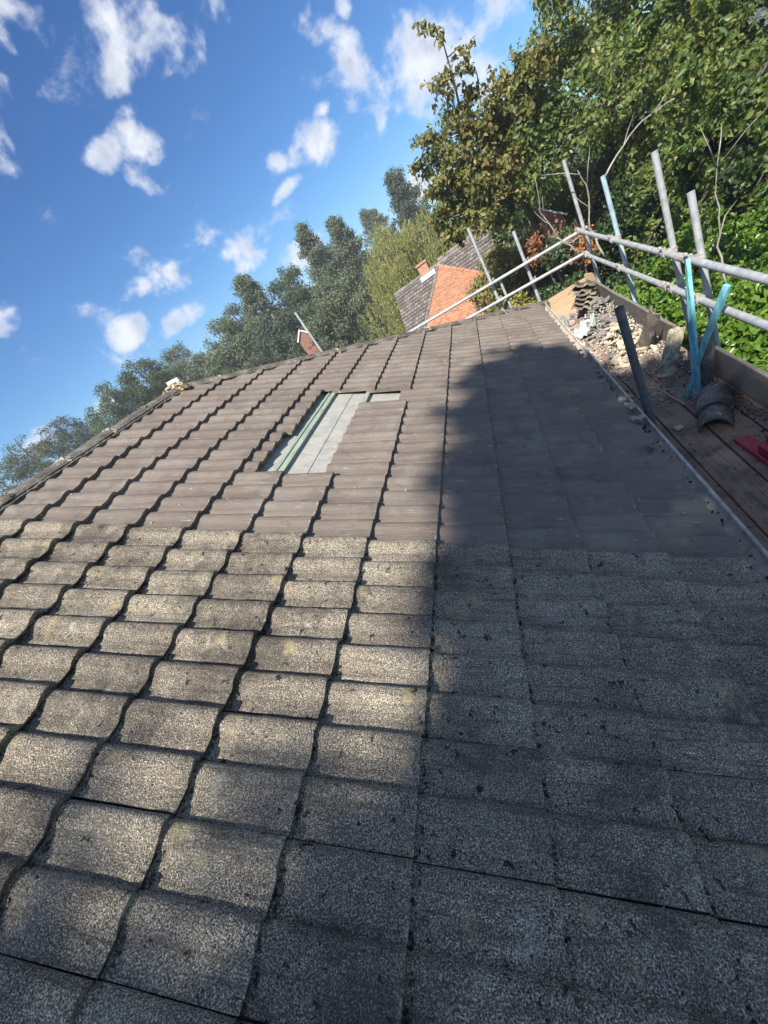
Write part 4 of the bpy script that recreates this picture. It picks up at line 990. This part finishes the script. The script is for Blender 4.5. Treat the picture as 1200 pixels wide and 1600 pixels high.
# bare pale twigs and dead stems
def twig(parent, pts, r, forks=3, seed=0):
    rr = random.Random(seed); m = MB(); P = [Vector(p) for p in pts]; Q = [P[0]]
    for a, b in zip(P[:-1], P[1:]):
        for k in range(1, 5): Q.append(a.lerp(b, k/4) + Vector([rr.uniform(-1, 1)*(b-a).length*.035 for _ in range(3)]))
    m.tube(Q, [r*(1-.7*i/(len(Q)-1)) for i in range(len(Q))], 5)
    for _ in range(forks):
        i = rr.randint(len(Q)//3, len(Q)-2); d = (Q[i+1]-Q[i]).normalized(); L = rr.uniform(.15, .5)*(P[-1]-P[0]).length
        e = Q[i] + (d + Vector([rr.uniform(-.8, .8) for _ in range(3)])*.8).normalized()*L; mid = Q[i].lerp(e, .5) + Vector([rr.uniform(-.05, .05) for _ in range(3)])
        m.tube([Q[i], mid, e], [r*.5, r*.35, r*.1], 4)
    return m.build('bare_branch', MTWIG, parent, True)
def A(a, e, d): p = polar(a, d); p.z = CAM.z + d*math.tan(R_(e)); return p
twig(oak, [A(21.5, -21, 5.6), A(21.3, -17, 5.6), A(21.6, -12.5, 5.5), A(22.4, -8.5, 5.4)], .012, 5, 1)
twig(oak, [A(11.8, -13, 7.4), A(11.2, -9.5, 7.4), A(11.9, -6.0, 7.3), A(11.5, -4.0, 7.2)], .016, 3, 4)
twig(oak, [A(9.6, -11.5, 7.6), A(8.1, -8.6, 7.5), A(7.3, -5.2, 7.4), A(7.7, -2.2, 7.3)], .011, 2, 5)
twig(oak, [A(10.8, -9.6, 7.4), A(9.0, -9.8, 7.4), A(7.4, -8.0, 7.5)], .009, 2, 6)
twig(oak, [A(13.6, -6, 6.8), A(15, -4.8, 6.8), A(17.5, -3.6, 6.7), A(20, -3.6, 6.6)], .014, 4, 7)
# near sunlit leaf sprays of the oak hanging towards the scaffold
for k, (a, e, d, n_) in enumerate([(21.5, -2.8, 6.2, 330), (19.2, 1.2, 6.6, 300), (24.3, -6.8, 5.8, 380), (22.0, -7.8, 6.2, 200), (17.8, -1.6, 7.2, 240), (15.6, 1.2, 7.6, 300), (18.4, -8.6, 6.6, 220), (20.6, -12.4, 6.2, 260), (16.2, -13.2, 6.6, 230), (14.2, -2.8, 7.8, 240), (25.6, -12.0, 5.6, 260), (23.4, .6, 6.4, 240)]):
    c = A(a, e, d); spray(oak, 'leaf_spray', [c + Vector((.35, .3, .15)), c, c + Vector((-.2, -.15, -.1))], int(n_*1.6), .30, .075, L_OAK, .008, 9)

# tree behind the viewer that throws the broad shade over the lower right of the roof
def ub(v):
    for (v0, u0), (v1, u1) in zip(UBT[:-1], UBT[1:]):
        if v0 <= v <= v1: return u0 + (u1-u0)*(v-v0)/(v1-v0)
    return 9
UBT = [(-9, -9), (-1.64, -4.2), (-1.50, -.75), (-1.36, -.30), (-1.1, -.10), (-.7, -.04), (.0, 0.0), (1.2, .03), (2.1, .04), (2.6, .22), (3.2, .42), (3.5, .66), (3.75, .9)]
n0 = np.array([sB, 0, cB]); S3 = np.array(SUN); pts = []
while len(pts) < 46000:
    u = random.uniform(-4.5, 5.5); v = random.uniform(-4.6, 3.75)
    lim = ub(v) + .07*math.sin(v*7+.5)+.05*math.sin(v*19+1) + abs(random.gauss(0, .06)) + (abs(random.gauss(0, .13)) + .10*math.sin(v*11) if v > 1.6 else 0)
    if u < lim: continue
    if v > 3.45 - .5*abs(u-.95) + .1*math.sin(u*17): continue
    if u > 2.3 and v > 1.1 + .15*math.sin(u*6): continue
    if u > 1.6 and v > 2.95 - .12*math.sin(u*8) + .0*u: continue
    if v > -.2 and u > .75 and math.sin(u*12+1.7*math.sin(v*5))*math.sin(v*9+1.3*math.sin(u*6)) > .66: continue
    t_ = random.uniform(17.5, 22.5); p = np.array(rp(u, v)) + t_*S3
    pts.append(p)
for _ in range(150):   # thin outer foliage: dappled light over the nearest tiles
    u = random.uniform(-1.05, -.05); v = random.uniform(-1.75, -.95)
    if math.sin(u*9+2)*math.sin(v*8+1) < -.15 or v > -1.0 + .35*u*u and u < -.5 and random.random() < .6: continue
    pts.append(np.array(rp(u, v)) + random.uniform(19, 24)*S3)
pts = np.array(pts); shd = empty('ash_tree', (1.0, -14.5, GZ), 'tall leafy tree standing behind the viewpoint and shading the lower roof', 'tree')
ps = rng.normal(size=pts.shape)*.02
leaves(pts+ps, .17, L_BROAD, 'crown', shd, .1, .7)
m, _p = trunk_mb((1.0, -14.5, GZ), (1.2, -14.6, 9.5), .35, .1, .3, seed=2); m.build('trunk', MBARK, shd, True)

# ------------------------------------------------------------------ neighbouring buildings
def roof_rows(m, o0, du, dv, lu, lv, nrm, rows, cols, th, clip=None, jit=.004, gap=.004):
    """courses of small flat tiles laid on a slope: o0 eaves corner, du along eaves, dv up slope"""
    o0, du, dv, nrm = Vector(o0), Vector(du).normalized(), Vector(dv).normalized(), Vector(nrm).normalized()
    cw, rh = lu/cols, lv/rows
    for r in range(rows):
        for c in range(-1, cols):
            a = (c + (.5 if r % 2 else 0))*cw + gap; b = a + cw - 2*gap
            a, b = max(a, 0), min(b, lu)
            if b-a < cw*.15: continue
            v0, v1 = r*rh, (r+1)*rh + .02
            if clip:
                lo1, hi1 = clip((v0+v1)/2/lv); a, b = max(a, lo1*lu), min(b, hi1*lu)
                if b-a < cw*.12: continue
            j = random.uniform(0, jit)
            P = [o0 + du*a + dv*v0 + nrm*(th+j), o0 + du*b + dv*v0 + nrm*(th+j+random.uniform(-.002, .002)), o0 + du*b + dv*v1 + nrm*j, o0 + du*a + dv*v1 + nrm*j,
                 o0 + du*a + dv*v0, o0 + du*b + dv*v0]
            m.add(P, [(0, 1, 2, 3), (4, 5, 1, 0), (4, 0, 3), (5, 2, 1)])
nb = empty('tiled_house', (-2.1, 19.0, GZ), 'neighbouring house with an orange tiled hip and old grey tiled slopes, seen over the hip', 'house')
# ridge runs nearly across the view; P0 left end, P1 right end, AP apex of the orange hip
D0 = 17.5
AP = A(-4.8, -3.8, D0); Lr = A(-10.6, -2.75, 18.6 + .9); 
rdir = Vector((math.cos(R_(6)), math.sin(R_(-14)), 0)).normalized()
zr = AP.z
Lr = AP + Vector((-2.05, .55, 0)); Rr = AP + Vector((2.3, -.15, 0)) + Vector((0, .6, .0))
fr = (Rr - Lr); fr.z = 0; fr.normalize(); front = Vector((fr.y, -fr.x, 0)).normalized()
if front.y > 0: front = -front
pit = R_(42); sl = front*math.cos(pit) + Vector((0, 0, -math.sin(pit))); nrm = front*math.sin(pit) + Vector((0, 0, math.cos(pit)))
LS = 4.6
# grey main slope, left of the hip
m = MB(); roof_rows(m, Lr + sl*LS, fr, -sl, (Rr-Lr).length, LS, nrm, 30, 30, .035, jit=.012, gap=.006)
tag(m.build('grey_roof_tiles', MGT2, nb), kind='stuff')
m = MB(); m.add([Lr - nrm*.03, Rr - nrm*.03, Rr + sl*LS - nrm*.03, Lr + sl*LS - nrm*.03], [(0, 1, 2, 3)]); bk = -front*math.cos(pit) + Vector((0, 0, -math.sin(pit)))
m.add([Lr - nrm*.03, Rr - nrm*.03, Rr + bk*LS, Lr + bk*LS], [(3, 2, 1, 0)]); m.build('roof_slab', MGREY_TILE, nb)
m = MB()
for k in range(14): a = Lr.lerp(Rr, k/14); b = Lr.lerp(Rr, (k+.97)/14); m.tube([a+Vector((0, 0, .01)), b+Vector((0, 0, .015))], .075, 8)
m.build('ridge', MGREY_TILE, nb)
# orange hip in front: a lower-pitched triangular slope with its own sides
p2 = R_(31); s2 = front*math.cos(p2) + Vector((0, 0, -math.sin(p2))); n2 = front*math.sin(p2) + Vector((0, 0, math.cos(p2)))
H2 = 4.4; bl_ = AP + Vector((0, 0, .02)) + s2*H2 - fr*1.9; br_ = AP + Vector((0, 0, .02)) + s2*H2 + fr*3.3; W_ = (br_-bl_).length
m = MB(); roof_rows(m, bl_, fr, -s2, W_, H2, n2, 46, 44, .016, clip=lambda f: (1.9/5.2*f, 1 - 3.3/5.2*f), jit=.006, gap=.004)
tag(m.build('orange_roof_tiles', MORANGE, nb), kind='stuff')
apx = AP + Vector((0, 0, -.01)); m = MB(); b1_, b2_ = bl_ - n2*.03, br_ - n2*.03
m.add([apx, b1_, b2_, b1_ - Vector((0, 0, 3)), b2_ - Vector((0, 0, 3)), apx - front*1.5 - Vector((0, 0, 2.5))], [(0, 1, 2), (1, 3, 4, 2), (0, 5, 3, 1), (0, 2, 4, 5)]); m.build('hip_slab', MORANGE, nb)
for q in (bl_, br_):
    m = MB()
    for k in range(16): a = apx.lerp(q, k/16) + n2*.03; b = apx.lerp(q, (k+.95)/16) + n2*.035; m.tube([a, b], .05, 7)
    m.build('hip_tiles', MORANGE if q is br_ else MGREY_TILE, nb)
ch = Lr.lerp(Rr, .36) + Vector((0, .1, 0)); m = MB(); m.box(ch + Vector((-.10, 0, .10)), (.40, .40, .55)); ck = m.build('chimney', MBRICK, nb)
m = MB(); m.box(ch + Vector((-.10, 0, .40)), (.47, .47, .06)); m.build('capping', MBRICK, ck)
m = MB(); m.box(ch + Vector((-.05, -.25, -.12)), (.62, .22, .10), Euler((.7, 0, 0)).to_matrix()); m.build('lead_flashing', MFASC, ck)
m = MB(); cc = (Lr+Rr)/2 + front*.2; m.box((cc.x, cc.y+.6, (GZ + AP.z-3.2)/2), (4.0, 4.6, AP.z-3.2-GZ), Matrix((fr, -front, Vector((0, 0, 1)))).transposed()); m.build('wall', MBRICK, nb)
# second, darker roof behind on the right
nb2 = empty('brown_roofed_house', (.6, 22, GZ), 'dark brown roofed house wing just behind and right of the orange roof', 'house')
q0 = A(-4.6, -3.6, 20.5); q1 = A(2.2, -3.2, 20.5); f3 = (q1-q0); f3.z = 0; L3 = f3.length; f3.normalize(); fro = Vector((f3.y, -f3.x, 0)); fro = -fro if fro.y > 0 else fro
s3 = fro*math.cos(R_(40)) + Vector((0, 0, -math.sin(R_(40)))); n3 = fro*math.sin(R_(40)) + Vector((0, 0, math.cos(R_(40)))); q0.z = q1.z = -.05
m = MB(); roof_rows(m, q0 + s3*3.5, f3, -s3, L3, 3.5, n3, 18, 18, .04, jit=.015); tag(m.build('roof_tiles', MGT2, nb2), kind='stuff')
m = MB(); m.add([q0 - n3*.02, q1 - n3*.02, q1+s3*3.5 - n3*.02, q0+s3*3.5 - n3*.02], [(0, 1, 2, 3)]); m.build('roof_slab', MGREY_TILE, nb2)
m = MB()
for k in range(9): m.tube([q0.lerp(q1, k/9), q0.lerp(q1, (k+.96)/9)], .08, 8)
m.build('ridge', MGREY_TILE, nb2)
m = MB(); c_ = (q0+q1)/2; m.box((c_.x, c_.y+.3, (GZ-2.3)/2), (L3-.4, 4, -2.3-GZ)); m.build('wall', MBRICK, nb2)
# glimpse of a brick gable with a white bargeboard through the trees
br0 = empty('brick_outbuilding', (2.3, 10.2, GZ), 'sliver of orange brick gable with white edging glimpsed through the shrubs', 'outbuilding')
c = A(8.2, -7.6, 10.6); m = MB(); m.add([c + Vector((-.20, 0, -.65)), c + Vector((.2, 0, -.75)), c + Vector((.2, 0, .10)), c + Vector((-.15, 0, .45)), c + Vector((-.20, 1.6, -.75)), c + Vector((.2, 1.6, -.75)), c + Vector((.2, 1.6, .10)), c + Vector((-.15, 1.6, .45))], [(0, 1, 2, 3), (1, 5, 6, 2), (0, 3, 7, 4), (3, 2, 6, 7)]); m.build('wall', MRED, br0)
m = MB(); m.tube([c + Vector((-.19, -.03, .5)), c + Vector((.25, -.03, .10))], .022, 4); m.build('bargeboard', MFASC, br0)
# small red gabled house far off behind the lone pole
rh_ = empty('red_gabled_house', (-13.0, 24.0, GZ), 'tiny red gabled house with white bargeboards among the far trees', 'house')
c = A(-23.85, -.1, 27.5); d_ = Vector((math.cos(R_(23)), math.sin(R_(23)), 0)); m = MB(); 
m.add([c, c - d_*.45 + Vector((0, 0, -.5)), c - d_*.45 + Vector((0, 0, -6)), c + d_*.45 + Vector((0, 0, -6)), c + d_*.45 + Vector((0, 0, -.75))], [(0, 1, 2, 3, 4)])
dep = Vector((-math.sin(R_(23)), math.cos(R_(23)), 0))*3
m.add([c, c - d_*.45 + Vector((0, 0, -.75)), c - d_*.45 + Vector((0, 0, -.75)) + dep, c + dep, c + d_*.45 + Vector((0, 0, -.75)), c + d_*.45 + Vector((0, 0, -.75)) + dep, c - d_*.45 + Vector((0, 0, -6)), c - d_*.45 + Vector((0, 0, -6)) + dep], [(0, 1, 2, 3), (0, 3, 5, 4), (1, 6, 7, 2)]); m.build('wall', MRED, rh_)
for sg in (-1, 1):
    m = MB(); m.box(c + d_*sg*.24 + Vector((0, -.05, -.22)), (.75, .06, .09), (Euler((0, sg*R_(45), R_(23))).to_matrix())); m.build('bargeboard', MFASC, rh_)
